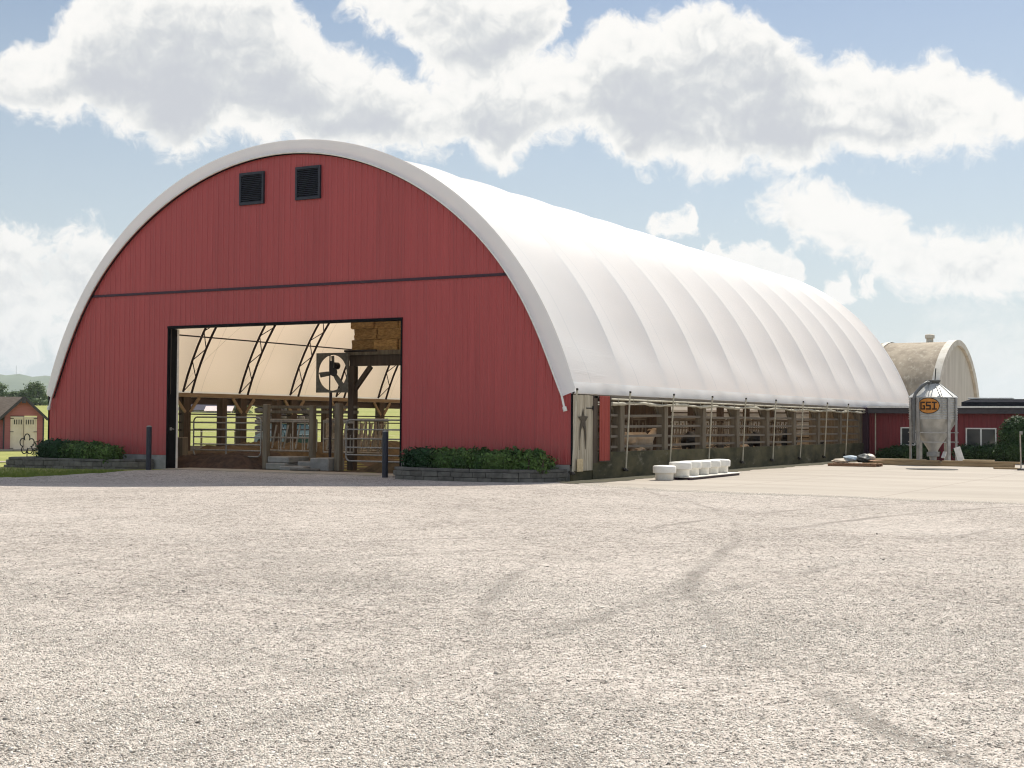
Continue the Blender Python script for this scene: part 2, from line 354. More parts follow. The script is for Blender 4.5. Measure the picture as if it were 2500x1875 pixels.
M['decal'] = pmat('decal_dark', (0.035, 0.018, 0.012), rough=0.6)
M['roof_dark'] = pmat('dark_roofing', (0.022, 0.023, 0.028), (0.035, 0.035, 0.04), 5, rough=1.0, spec=0.0)
M['fasciadark'] = pmat('slate_fascia', (0.075, 0.068, 0.075), rough=0.6)
M['annex'] = pmat('annex_red_siding', (0.215, 0.036, 0.040), (0.16, 0.028, 0.032), 1.2, 6, 0.55, stretch=(8, 8, 0.4), bump=0.05, bscale=8)
M['archroof'] = pmat('weathered_shell', (0.40, 0.335, 0.25), (0.25, 0.205, 0.15), 1.5, 9, 0.9, stretch=(1, 0.7, 0.5), contrast=(0.3, 0.7), bump=0.2, bscale=8, dirt=((0.5, 0.44, 0.34), 5.0, 0.5, 0.75))
M['archwall'] = pmat('pale_render', (0.62, 0.58, 0.50), (0.50, 0.46, 0.385), 1.0, 8, 0.85, stretch=(3, 3, 0.3))
M['archrim'] = pmat('pale_rim', (0.66, 0.62, 0.54), (0.5, 0.46, 0.38), 2.0, 6, 0.8)
M['shingle'] = pmat('brown_shingle', (0.145, 0.118, 0.095), (0.10, 0.08, 0.064), 6, 8, 0.95, stretch=(1, 1, 4), bump=0.4, bscale=18)
M['shedred'] = pmat('shed_red', (0.44, 0.175, 0.175), (0.385, 0.145, 0.145), 3, 6, 0.7, stretch=(0.5, 0.5, 8))
M['sheddoor'] = pmat('cream_door', (0.80, 0.70, 0.57), (0.72, 0.62, 0.49), 4, rough=0.6)
M['iron'] = pmat('dark_iron', (0.025, 0.02, 0.018), rough=0.6)
M['cow_cream'] = pmat('cream_hide', (0.56, 0.46, 0.34), (0.40, 0.29, 0.19), 1.6, 5, 0.85)
M['cow_black'] = pmat('black_hide', (0.014, 0.014, 0.015), (0.03, 0.028, 0.026), 3, 5, 0.7)
M['teal'] = pmat('teal_paint', (0.012, 0.05, 0.055), (0.01, 0.04, 0.045), 3, rough=0.25, spec=0.6)
M['tyre'] = pmat('tyre_rubber', (0.015, 0.015, 0.015), rough=0.85)
M['tin_grey'] = pmat('grey_tin', (0.105, 0.10, 0.12), (0.085, 0.08, 0.095), 4, rough=1.0, spec=0.0)
M['tin_pale'] = pmat('pale_tin', (0.72, 0.6, 0.56), (0.62, 0.5, 0.46), 3, rough=0.6)
M['stone'] = pmat('field_stone', (0.21, 0.165, 0.15), (0.115, 0.09, 0.085), 4, 7, 0.95, bump=0.6, bscale=12, island=0.35)
M['bark'] = pmat('bark', (0.09, 0.07, 0.05), (0.05, 0.04, 0.03), 5, 7, 0.95, bump=0.6, bscale=20)
M['hedge'] = leaf_mat('hedge_leaves', (0.045, 0.10, 0.026), (0.10, 0.165, 0.04), 0.5)
M['hedge_dark'] = leaf_mat('dark_hedge_leaves', (0.016, 0.05, 0.018), (0.026, 0.07, 0.022))
M['shrub'] = leaf_mat('shrub_leaves', (0.02, 0.055, 0.016), (0.05, 0.09, 0.026))
M['tree'] = leaf_mat('tree_leaves', (0.055, 0.10, 0.03), (0.11, 0.155, 0.05))
M['conifer'] = leaf_mat('conifer_leaves', (0.022, 0.055, 0.016), (0.05, 0.09, 0.025))
M['grass'] = leaf_mat('grass_blades', (0.13, 0.19, 0.035), (0.20, 0.25, 0.05), 0.3, 0.35)

def glass_mat():
    m = bpy.data.materials.new('window_glass'); m.use_nodes = True
    b = m.node_tree.nodes['Principled BSDF']
    b.inputs['Base Color'].default_value = (0.045, 0.05, 0.052, 1); b.inputs['Roughness'].default_value = 0.06
    b.inputs['Specular IOR Level'].default_value = 0.8
    return m
M['glass'] = glass_mat()

# ------------------------------------------------------------------ mesh helpers
def wl(o):
    v = Vector((0, 0, 0))
    while o is not None: v += o.location; o = o.parent
    return v
def setp(o, label=None, cat=None, group=None, kind=None):
    if label: o['label'] = label
    if cat: o['category'] = cat
    if group: o['group'] = group
    if kind: o['kind'] = kind
    return o
def thing(name, label, cat, loc=(0, 0, 0), group=None):
    o = bpy.data.objects.new(name, None); COL.objects.link(o)
    o.location = loc; o.empty_display_size = 0.2
    return setp(o, label, cat, group)
class MB:
    def __init__(s): s.v = []; s.f = []
    def add(s, vs, fs):
        b = len(s.v); s.v += [tuple(p) for p in vs]; s.f += [tuple(i+b for i in f) for f in fs]
    def box(s, a, b):
        (x0, y0, z0), (x1, y1, z1) = a, b
        s.add([(x0, y0, z0), (x1, y0, z0), (x1, y1, z0), (x0, y1, z0), (x0, y0, z1), (x1, y0, z1), (x1, y1, z1), (x0, y1, z1)],
              [(0, 3, 2, 1), (4, 5, 6, 7), (0, 1, 5, 4), (1, 2, 6, 5), (2, 3, 7, 6), (3, 0, 4, 7)])
        return s
    def bbox(s, a, b, c=0.012):
        """box with chamfered edges"""
        a = Vector(a); b = Vector(b)
        bm = bmesh.new(); bmesh.ops.create_cube(bm, size=1.0)
        for v in bm.verts: v.co = Vector(((a[i]+b[i])/2+v.co[i]*(b[i]-a[i]) for i in range(3)))
        c = min(c, 0.4*min(abs(b[i]-a[i]) for i in range(3)))
        bmesh.ops.bevel(bm, geom=bm.edges[:], offset=c, segments=1, affect='EDGES')
        return s.bm(bm)
    def bm(s, bm, mat=None):
        bm.verts.index_update()
        vs = [(mat @ v.co) if mat else v.co.copy() for v in bm.verts]
        s.add(vs, [[v.index for v in f.verts] for f in bm.faces]); bm.free(); return s
    def bar(s, p, q, w, h=None, up=(0, 0, 1)):
        p = Vector(p); q = Vector(q); d = (q-p).normalized(); h = h or w
        up = Vector(up)
        if abs(d.dot(up)) > 0.98: up = Vector((0, 1, 0))
        sd = d.cross(up).normalized(); u = sd.cross(d).normalized()
        vs = []
        for e in (p, q):
            for i, j in ((-1, -1), (1, -1), (1, 1), (-1, 1)): vs.append(e+sd*i*w/2+u*j*h/2)
        s.add(vs, [(3, 2, 1, 0), (4, 5, 6, 7), (0, 1, 5, 4), (1, 2, 6, 5), (2, 3, 7, 6), (3, 0, 4, 7)]); return s
    def tube(s, pts, r, n=10, caps=True):
        pts = [Vector(p) for p in pts]
        rs = r if hasattr(r, '__len__') else [r]*len(pts)
        ref = None; base = len(s.v)
        for i, p in enumerate(pts):
            d = (pts[min(i+1, len(pts)-1)]-pts[max(i-1, 0)]).normalized()
            if ref is None:
                ref = Vector((0, 0, 1)) if abs(d.z) < 0.9 else Vector((1, 0, 0))
            sd = d.cross(ref).normalized(); ref = sd.cross(d).normalized()
            for k in range(n):
                a = 2*math.pi*k/n
                s.v.append(tuple(p+(sd*math.cos(a)+ref*math.sin(a))*rs[i]))
        for i in range(len(pts)-1):
            for k in range(n):
                a = base+i*n+k; b = base+i*n+(k+1) % n
                s.f.append((a, b, b+n, a+n))
        if caps:
            s.f.append(tuple(base+k for k in range(n-1, -1, -1)))
            e = base+(len(pts)-1)*n
            s.f.append(tuple(e+k for k in range(n)))
        return s
    def lathe(s, prof, c=(0, 0, 0), n=32, caps=True):
        base = len(s.v); c = Vector(c)
        for r, z in prof:
            for k in range(n):
                a = 2*math.pi*k/n
                s.v.append((c.x+r*math.cos(a), c.y+r*math.sin(a), c.z+z))
        for i in range(len(prof)-1):
            for k in range(n):
                a = base+i*n+k; b = base+i*n+(k+1) % n
                s.f.append((a, b, b+n, a+n))
        if caps:
            s.f.append(tuple(base+k for k in range(n-1, -1, -1)))
            e = base+(len(prof)-1)*n
            s.f.append(tuple(e+k for k in range(n)))
        return s
    def prism(s, poly, d):
        """polygon (3-D points) extruded by vector d"""
        n = len(poly); d = Vector(d); poly = [Vector(p) for p in poly]
        s.add(poly+[p+d for p in poly], [tuple(range(n-1, -1, -1)), tuple(range(n, 2*n))]+[(i, (i+1) % n, (i+1) % n+n, i+n) for i in range(n)])
        return s
    def build(s, name, mat, parent=None, smooth=False, angle=40, recalc=True):
        me = bpy.data.meshes.new(name)
        o0 = wl(parent) if parent else Vector((0, 0, 0))
        me.from_pydata([Vector(p)-o0 for p in s.v], [], s.f)
        me.materials.append(mat)
        if recalc or smooth:
            bm = bmesh.new(); bm.from_mesh(me)
            if recalc: bmesh.ops.recalc_face_normals(bm, faces=bm.faces[:])
            if smooth:
                for f in bm.faces: f.smooth = True
                for e in bm.edges:
                    if len(e.link_faces) == 2 and e.calc_face_angle(0) > rad(angle): e.smooth = False
            bm.to_mesh(me); bm.free()
        o = bpy.data.objects.new(name, me); COL.objects.link(o)
        if parent: o.parent = parent
        return o
def np_mesh(name, verts, faces_flat, k, mat, parent=None, smooth=False):
    """fast mesh from numpy: faces of k corners each"""
    me = bpy.data.meshes.new(name)
    o0 = np.array(wl(parent)) if parent else np.zeros(3)
    verts = (np.asarray(verts, dtype=np.float64)-o0).astype(np.float32)
    nf = len(faces_flat)//k
    me.vertices.add(len(verts)); me.vertices.foreach_set('co', verts.ravel())
    me.loops.add(nf*k); me.loops.foreach_set('vertex_index', np.asarray(faces_flat, dtype=np.int32))
    me.polygons.add(nf); me.polygons.foreach_set('loop_start', np.arange(0, nf*k, k, dtype=np.int32))
    if smooth: me.polygons.foreach_set('use_smooth', np.ones(nf, dtype=bool))
    me.update(calc_edges=True)
    me.materials.append(mat)
    o = bpy.data.objects.new(name, me); COL.objects.link(o)
    if parent: o.parent = parent
    return o
def copy_tree(o, parent=None):
    c = o.copy(); COL.objects.link(c)
    if parent: c.parent = parent
    for ch in list(o.children): copy_tree(ch, c)
    return c

def leaves(name, mat, parent, blobs, n, size, seed, aspect=1.8, up=0.3, core=0.82):
    """many leaf-sized faces through the volume of ellipsoid / box clumps. blob = (centre, radii, kind)"""
    rng = np.random.default_rng(seed)
    vol = np.array([b[1][0]*b[1][1]+b[1][1]*b[1][2]+b[1][0]*b[1][2] for b in blobs]); cnt = (n*vol/vol.sum()).astype(int)
    V = []; F = []
    for (c, r, kind), m in zip(blobs, cnt):
        d = rng.normal(size=(m, 3)); d /= np.linalg.norm(d, axis=1)[:, None]
        if kind == 'box':
            e = 6.0; d = d/((np.abs(d)**e).sum(1)**(1/e))[:, None]
        t = 1-np.abs(rng.normal(0, 0.13, size=(m, 1)))
        ang = np.arctan2(d[:, 1], d[:, 0])
        lump = 1+0.07*np.sin(ang*5+d[:, 2]*6+seed)+0.06*np.sin(ang*9-d[:, 2]*11+seed*2)+0.04*np.sin(ang*17+d[:, 2]*23)
        p = np.array(c)+d*t*lump[:, None]*np.array(r)+rng.normal(0, size*0.6, (m, 3))
        nrm = d+rng.normal(0, 0.55, (m, 3)); nrm[:, 2] += up; nrm /= np.linalg.norm(nrm, axis=1)[:, None]
        a = np.cross(nrm, rng.normal(size=(m, 3))); a /= np.linalg.norm(a, axis=1)[:, None]
        b = np.cross(nrm, a)
        s = size*rng.uniform(0.6, 1.4, (m, 1))
        base = sum(len(x) for x in V)
        q = np.stack([p-a*s*aspect/2, p+b*s/2, p+a*s*aspect/2, p-b*s/2], 1).reshape(-1, 3)
        V.append(q); F.append(np.arange(base, base+4*m))
        if core:
            bm = bmesh.new(); bmesh.ops.create_icosphere(bm, subdivisions=3, radius=1.0)
            base += len(q)
            cv = []
            for v in bm.verts:
                w = np.array(v.co)
                if kind == 'box': w = w/((np.abs(w)**6).sum()**(1/6))
                cv.append(np.array(c)+w*np.array(r)*core)
            V.append(np.array(cv))
            for f in bm.faces:
                i = [x.index+base for x in f.verts]; F.append(np.array([i[0], i[1], i[2], i[2]]))
            bm.free()
    V = np.concatenate(V); F = np.concatenate(F)
    # cores are triangles stored as quads: rebuild properly
    q = F.reshape(-1, 4); tri = q[:, 2] == q[:, 3]
    me_f = [tuple(x) for x in q[~tri]]+[tuple(x[:3]) for x in q[tri]]
    me = bpy.data.meshes.new(name)
    o0 = np.array(wl(parent)) if parent else np.zeros(3)
    me.from_pydata((V-o0).tolist(), [], me_f); me.materials.append(mat)
    o = bpy.data.objects.new(name, me); COL.objects.link(o)
    if parent: o.parent = parent
    return o

# ================================================================== THE SETTING
def sstep(a, b, x):
    t = np.clip((x-a)/(b-a), 0, 1); return t*t*(3-2*t)
def gz(x, y):
    x = np.asarray(x, float); y = np.asarray(y, float)
    w = np.clip(-5-x, 0, 12)*0.024*(1-sstep(-5.5, -1.4, y))
    r = np.hypot(x+10, y-15)
    far = np.clip(r-75, 0, 375)*0.0185 - np.clip(r-470, 0, 3000)*0.01
    return -w + far
def g(x, y): return float(gz(x, y))

def ground_mat():
    m = bpy.data.materials.new('field_grass'); m.use_nodes = True
    N = NT(m.node_tree); b = N.n['Principled BSDF']
    t = N.node('ShaderNodeTexCoord'); v = t.outputs['Object']
    mp = N.node('ShaderNodeMapping'); N.link(v, mp.inputs[0]); mp.inputs['Rotation'].default_value = (0, 0, rad(25)); mp.inputs['Scale'].default_value = (0.25, 1.0, 1.0)
    c = N.mix(N.map(N.noise(mp.outputs[0], 0.06, 7, 0.6), 0.35, 0.65), (0.285, 0.29, 0.095), (0.375, 0.36, 0.135))
    c = N.mix(N.map(N.noise(v, 1.2, 8, 0.7), 0.3, 0.75), c, (0.17, 0.195, 0.045))
    N.link(c, b.inputs['Base Color']); b.inputs['Roughness'].default_value = 0.95; b.inputs['Specular IOR Level'].default_value = 0.1
    bn = N.node('ShaderNodeBump'); bn.inputs['Strength'].default_value = 0.6; bn.inputs['Distance'].default_value = 0.06
    N.put(bn.inputs['Height'], N.noise(v, 9, 5, 0.7)); N.link(bn.outputs[0], b.inputs['Normal'])
    return m
def gravel_mat():
    m = bpy.data.materials.new('crushed_stone'); m.use_nodes = True
    N = NT(m.node_tree); b = N.n['Principled BSDF']
    t = N.node('ShaderNodeTexCoord'); v = t.outputs['Object']
    def vor(scale, feat='F1'):
        n = N.node('ShaderNodeTexVoronoi'); n.feature = feat; N.link(v, n.inputs['Vector']); n.inputs['Scale'].default_value = scale
        return n
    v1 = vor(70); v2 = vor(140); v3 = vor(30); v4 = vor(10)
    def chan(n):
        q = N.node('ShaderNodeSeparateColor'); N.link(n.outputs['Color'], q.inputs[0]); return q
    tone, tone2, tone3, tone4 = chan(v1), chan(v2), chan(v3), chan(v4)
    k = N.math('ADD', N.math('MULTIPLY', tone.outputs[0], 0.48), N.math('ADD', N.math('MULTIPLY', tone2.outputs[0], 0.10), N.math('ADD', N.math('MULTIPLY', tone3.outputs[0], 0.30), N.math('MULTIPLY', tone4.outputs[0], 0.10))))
    # patches with more dark cells, which also stand in for shaded gaps between stones
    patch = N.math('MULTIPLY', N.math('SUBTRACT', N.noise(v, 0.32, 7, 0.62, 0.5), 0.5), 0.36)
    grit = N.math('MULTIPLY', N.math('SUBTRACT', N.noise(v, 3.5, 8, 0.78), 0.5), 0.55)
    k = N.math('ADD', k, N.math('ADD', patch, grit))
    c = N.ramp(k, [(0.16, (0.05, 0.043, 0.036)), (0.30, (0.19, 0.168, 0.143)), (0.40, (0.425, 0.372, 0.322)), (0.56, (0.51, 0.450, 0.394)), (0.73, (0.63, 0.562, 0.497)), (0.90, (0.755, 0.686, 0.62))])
    mp = N.node('ShaderNodeMapping'); N.link(v, mp.inputs[0]); mp.inputs['Rotation'].default_value = (0, 0, rad(-24)); mp.inputs['Scale'].default_value = (0.14, 1.0, 1.0)
    st = N.noise(mp.outputs[0], 0.7, 7, 0.62, 0.6)
    c = N.mix(N.math('MULTIPLY', N.map(st, 0.54, 0.70), 0.22), c, (0.26, 0.235, 0.205))
    c = N.mix(N.math('MULTIPLY', N.map(st, 0.46, 0.32), 0.22), c, (0.54, 0.50, 0.45))
    # wheel tracks: arcs fitted through points seen on the ground
    def arc(p1, p2, p3, w, amt, off=0.0):
        q = [at(px*PW/2212, py*PW/2212, z=0.0) for px, py in (p1, p2, p3)]
        (ax_, ay_), (bx_, by_), (cx_, cy_) = [(v_.x, v_.y) for v_ in q]
        D = 2*(ax_*(by_-cy_)+bx_*(cy_-ay_)+cx_*(ay_-by_))
        ux = ((ax_**2+ay_**2)*(by_-cy_)+(bx_**2+by_**2)*(cy_-ay_)+(cx_**2+cy_**2)*(ay_-by_))/D
        uy = ((ax_**2+ay_**2)*(cx_-bx_)+(bx_**2+by_**2)*(ax_-cx_)+(cx_**2+cy_**2)*(bx_-ax_))/D
        rad_ = math.hypot(ax_-ux, ay_-uy)+off
        ln = N.node('ShaderNodeVectorMath'); ln.operation = 'LENGTH'; N.link(N.vec('SUBTRACT', v, (ux, uy, 0)), ln.inputs[0])
        wob = N.math('MULTIPLY', N.math('SUBTRACT', N.noise(v, 0.5, 4), 0.5), 0.5)
        rr = N.math('ABSOLUTE', N.math('SUBTRACT', N.math('ADD', ln.outputs['Value'], wob), rad_))
        return N.math('MULTIPLY', N.map(rr, w*0.3, w, 1.0, 0.0), N.math('MULTIPLY', N.map(N.noise(v, 0.30, 5, 0.6), 0.38, 0.62), amt))
    for args in (((2205, 1096), (1800, 1130), (1500, 1245), 0.14, 0.62), ((2205, 1096), (1800, 1130), (1500, 1245), 0.14, 0.5, 1.9), ((1590, 1160), (1330, 1325), (900, 1470), 0.13, 0.4), ((0, 1330), (500, 1235), (1100, 1190), 0.14, 0.45), ((0, 1330), (500, 1235), (1100, 1190), 0.14, 0.4, 1.9), ((250, 1560), (900, 1420), (1500, 1290), 0.13, 0.4), ((2212, 1330), (1900, 1310), (1500, 1400), 0.13, 0.35)):
        c = N.mix(N.math('MULTIPLY', arc(*args), N.map(N.noise(v, 6.0, 4, 0.7), 0.25, 0.55, 0.35, 1.0)), c, (0.17, 0.15, 0.128))
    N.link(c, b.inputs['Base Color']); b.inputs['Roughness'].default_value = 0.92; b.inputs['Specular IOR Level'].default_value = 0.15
    h = N.math('ADD', N.math('MULTIPLY', N.math('SUBTRACT', 1.0, v1.outputs['Distance']), 0.45), N.math('ADD', N.math('MULTIPLY', tone.outputs[1], 0.4), N.math('MULTIPLY', tone2.outputs[1], 0.25)))
    h = N.math('ADD', h, N.math('MULTIPLY', tone3.outputs[1], 0.7))
    bn = N.node('ShaderNodeBump'); bn.inputs['Strength'].default_value = 0.85; bn.inputs['Distance'].default_value = 0.016
    N.link(h, bn.inputs['Height']); N.link(bn.outputs[0], b.inputs['Normal'])
    return m
def slab_mat():
    m = bpy.data.materials.new('warm_concrete'); m.use_nodes = True  # the concrete's own warm tones are set below
    N = NT(m.node_tree); b = N.n['Principled BSDF']
    t = N.node('ShaderNodeTexCoord'); v = t.outputs['Object']
    mp = N.node('ShaderNodeMapping'); N.link(v, mp.inputs[0]); mp.inputs['Rotation'].default_value = (0, 0, rad(-20)); mp.inputs['Scale'].default_value = (0.22, 1.0, 1.0)
    c = N.mix(N.map(N.noise(mp.outputs[0], 0.6, 8, 0.62), 0.35, 0.68), (0.36, 0.312, 0.255), (0.30, 0.26, 0.21))
    c = N.mix(N.map(N.noise(v, 2.2, 8, 0.68), 0.5, 0.8), c, (0.31, 0.265, 0.215))
    br = N.node('ShaderNodeTexBrick'); N.link(v, br.inputs['Vector']); br.offset = 0.0
    br.inputs['Scale'].default_value = 1.0; br.inputs['Brick Width'].default_value = 4.6; br.inputs['Row Height'].default_value = 4.6; br.inputs['Mortar Size'].default_value = 0.035
    br.inputs['Color1'].default_value = (0, 0, 0, 1); br.inputs['Color2'].default_value = (0, 0, 0, 1); br.inputs['Mortar'].default_value = (1, 1, 1, 1)
    c = N.mix(N.math('MULTIPLY', br.outputs['Fac'], 0.5), c, (0.20, 0.165, 0.13))
    mt_ = N.node('ShaderNodeMapping'); N.link(v, mt_.inputs[0]); mt_.inputs['Rotation'].default_value = (0, 0, rad(8)); mt_.inputs['Scale'].default_value = (0.08, 1.2, 1.0)
    c = N.mix(N.math('MULTIPLY', N.map(N.noise(mt_.outputs[0], 0.9, 6, 0.62, 0.5), 0.54, 0.66), 0.45), c, (0.235, 0.20, 0.165))
    c = N.mix(N.math('MULTIPLY', N.map(N.noise(v, 0.9, 7, 0.7, 0.8), 0.62, 0.72), 0.4), c, (0.20, 0.175, 0.145))
    N.link(c, b.inputs['Base Color']); b.inputs['Roughness'].default_value = 0.85
    bn = N.node('ShaderNodeBump'); bn.inputs['Strength'].default_value = 0.3; bn.inputs['Distance'].default_value = 0.01
    N.put(bn.inputs['Height'], N.noise(v, 30, 5, 0.7)); N.link(bn.outputs[0], b.inputs['Normal'])
    return m
M['field'] = ground_mat(); M['gravel'] = gravel_mat(); M['slab'] = slab_mat()
M['hill'] = pmat('wooded_hill', (0.055, 0.085, 0.028), (0.10, 0.13, 0.045), 0.006, 9, 1.0, contrast=(0.35, 0.65), bump=1.0, bscale=0.06)

def grid_mesh(name, xs, ys, zf, mat, smooth=True):
    X, Y = np.meshgrid(xs, ys); Z = zf(X, Y)
    V = np.stack([X, Y, Z], -1).reshape(-1, 3); nx, ny = len(xs), len(ys)
    i = np.arange(nx-1)[None, :]+nx*np.arange(ny-1)[:, None]
    F = np.stack([i, i+1, i+1+nx, i+nx], -1).reshape(-1)
    return np_mesh(name, V, F, 4, mat, smooth=smooth)
outer = np.cumsum(np.geomspace(1.2, 2100, 28))
axis = lambda c0, c1: np.concatenate([c0-outer[::-1], np.arange(c0, c1+0.1, 1.0), c1+outer])
o = grid_mesh('ground', axis(-70, 60), axis(-70, 60), lambda X, Y: gz(X, Y), M['field'])
setp(o, kind='structure')
# gravel yard: from far in front of the camera up to the edge line ye(x)
EX = [-95, -45, -22, -18.5, -16.2, -15.2, -14.95, -14.6, -5.6, -0.2, 0.2, 0.8, 1.3, 2.5, 4.13, 5.9, 7.6, 10.4, 12.4, 20, 40, 95]
EY = [-13, -8, -5.4, -4.4, -3.5, -2.6, -1.2, -0.3, -0.3, -0.3, -0.6, -1.3, -1.75, -2.5, -3.2, -3.5, -3.35, -3.85, -3.6, -4.2, -5.0, -7.0]
def ye(x):
    x = np.asarray(x, float)
    return np.interp(x, EX, EY)+0.09*np.sin(x*2.3+1)+0.06*np.sin(x*5.9)+0.035*np.sin(x*13.7)
def strip(name, xs, y0f, y1f, rows, zoff, mat):
    T = np.linspace(0, 1, rows)**1.0
    X = np.repeat(xs[None, :], rows, 0); Y0 = y0f(xs); Y1 = y1f(xs)
    Y = Y0[None, :]+(Y1-Y0)[None, :]*T[:, None]
    Z = gz(X, Y)+zoff
    V = np.stack([X, Y, Z], -1).reshape(-1, 3); nx = len(xs)
    i = np.arange(nx-1)[None, :]+nx*np.arange(rows-1)[:, None]
    return np_mesh(name, V, np.stack([i, i+1, i+1+nx, i+nx], -1).reshape(-1), 4, mat, smooth=True)
xs = np.concatenate([np.arange(-95, -24, 1.5), np.arange(-24, 16, 0.12), np.arange(16, 95, 1.5)])
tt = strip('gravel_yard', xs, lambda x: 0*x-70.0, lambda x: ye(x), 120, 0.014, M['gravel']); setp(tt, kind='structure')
xs2 = np.concatenate([np.arange(0.12, 14, 0.2), np.arange(14, 60, 2)])
tt = strip('concrete_apron', xs2, lambda x: ye(x)-0.25, lambda x: 0*x+78.0, 60, 0.010, M['slab']); setp(tt, kind='structure')  # unseen stretch behind the annex added to keep green bounce off the arched barn
ys_v = np.arange(-1.2, 30.5, 0.15)
M['shade_verge'] = pmat('mossy_shade', (0.085, 0.075, 0.045), (0.045, 0.042, 0.026), 1.8, 8, 1.0, bump=0.6, bscale=20)  # mossy mud tone that also carries the eave's shadow as colour
Vv = []
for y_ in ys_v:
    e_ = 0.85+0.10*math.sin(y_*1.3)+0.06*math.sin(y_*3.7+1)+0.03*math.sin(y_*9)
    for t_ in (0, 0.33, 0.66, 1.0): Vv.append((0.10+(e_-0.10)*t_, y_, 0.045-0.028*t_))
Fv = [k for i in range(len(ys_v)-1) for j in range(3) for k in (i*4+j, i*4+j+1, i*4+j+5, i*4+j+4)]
setp(np_mesh('shade_verge', np.array(Vv), Fv, 4, M['shade_verge'], smooth=True), kind='structure')
# door apron and barn floor
b = MB(); b.box((-15.0, -0.30, -0.05), (-5.8, 1.1, 0.035)); setp(b.build('threshold_slab', M['slab']), kind='structure')
xs3 = np.linspace(-20.5, -0.15, 60); ys3 = np.linspace(0.25, 40.0, 90)
tt = grid_mesh('barn_floor', xs3, ys3, lambda X, Y: 0.012+0.02*np.sin(X*1.7)*np.sin(Y*1.3)+0.008*np.sin(X*5+Y*4), M['dirt']); setp(tt, kind='structure')
# hills on the horizon
def ridge(a):
    a = (a+math.pi) % (2*math.pi)-math.pi
    return 34+56*math.exp(-((a+1.05)/0.42)**2)+22*math.exp(-((a-2.2)/0.8)**2)+3*math.sin(a*11+1.0)+1.6*math.sin(a*37)+1.1*math.sin(a*83+2)
V = []; nA = 720; rr = [3450, 4020, 4600, 5170, 5750, 6200, 6900]
for j, R in enumerate(rr):
    for i in range(nA):
        a = 2*math.pi*i/nA
        hgt = 2.3*ridge(a)*[0.0, 0.16, 0.42, 0.75, 1.0, 0.85, 0.3][j]*1.0-30*(j == 0)
        hgt += (4.2*math.sin(i*2.9+j)+3.4*math.sin(i*5.3+j*2))*(0 < j < 6)
        V.append((math.sin(a)*R-10, math.cos(a)*R+15, hgt))
F = []
for j in range(len(rr)-1):
    for i in range(nA):
        F += [j*nA+i, j*nA+(i+1) % nA, (j+1)*nA+(i+1) % nA, (j+1)*nA+i]
tt = np_mesh('hills', np.array(V), F, 4, M['hill'], smooth=True); setp(tt, kind='structure')

# ================================================================== THE HOOP BARN
XC = -10.34
IN_PTS = [(0, 10.1), (1.11, 10.02), (2.88, 9.69), (3.56, 9.44), (4.73, 8.88), (5.54, 8.43), (6.23, 7.98), (7.0, 7.29), (7.36, 7.05), (8.27, 5.94), (8.83, 5.02), (9.4, 4.0), (9.63, 3.42), (9.89, 2.85), (10.1, 2.33)]
OUT_PTS = [(0, 10.51), (1.21, 10.45), (3.11, 10.07), (3.52, 9.95), (4.71, 9.47), (5.7, 8.91), (6.49, 8.32), (7.1, 7.84), (8.02, 6.98), (8.75, 6.06), (9.3, 5.24), (9.84, 4.14), (10.11, 3.54), (10.33, 2.97), (10.46, 2.52)]
def fit(pts):
    pts = np.array(pts); ph = np.arctan2(pts[:, 0], pts[:, 1]-1.5); r = np.hypot(pts[:, 0], pts[:, 1]-1.5)
    c = np.polyfit(ph**2, r, 4)
    return lambda a: float(np.polyval(c, a*a))
RI, RO = fit(IN_PTS), fit(OUT_PTS)
def pin(a, d=0.0):
    r = RI(a)+d; return XC+r*math.sin(a), 1.5+r*math.cos(a)
def pout(a, d=0.0):
    r = RO(a)+d; return XC+r*math.sin(a), 1.5+r*math.cos(a)
AO = math.atan2(10.40, 2.80-1.5)          # where the sheet leaves the arch and hangs as a valance
NB, BAY, YT = 12, 3.355, 0.0
barn = thing('hoop_barn', 'long white fabric hoop barn with red metal gable and wide open door', 'barn', (XC, 0, 0))

# roof sheet: saddle-shaped between trusses, straight at the eave
AA = np.linspace(-AO, AO, 97); SEG = 8
ys = [-0.03+0.0*YT]
ylist = []
for k in range(NB):
    for s_ in range(SEG): ylist.append((k*BAY+s_*BAY/SEG, s_/SEG))
ylist.append((NB*BAY, 0.0))
V = []; 
rngf = np.random.default_rng(3)
for (yy, v) in ylist:
    sag = 4*v*(1-v)
    kk = int(yy/BAY)
    for a in AA:
        x, z = pout(a)
        fade = float(sstep(2.9, 4.4, z))
        d = -0.16*sag*fade*(0.92+0.16*math.sin(kk*2.3))
        x2, z2 = pout(a, d)
        V.append((x2, yy-0.03, z2))
nA_ = len(AA); F = []
for j in range(len(ylist)-1):
    for i in range(nA_-1): F.append((j*nA_+i, j*nA_+i+1, (j+1)*nA_+i+1, (j+1)*nA_+i))
me = bpy.data.meshes.new('roof_fabric'); me.from_pydata([Vector(p)-Vector((XC, 0, 0)) for p in V], [], F); me.materials.append(M['fabric'])
bm = bmesh.new(); bm.from_mesh(me)
for f in bm.faces: f.smooth = True
for e in bm.edges:
    a_, b_ = e.verts
    if abs(a_.co.y-b_.co.y) < 1e-6:
        j = round((a_.co.y+0.03)/(BAY/SEG))
        if j % SEG == 0 and max(a_.co.z, b_.co.z) > 3.4: e.smooth = False
bm.to_mesh(me); bm.free()
roof = bpy.data.objects.new('roof_fabric', me); COL.objects.link(roof); roof.parent = barn
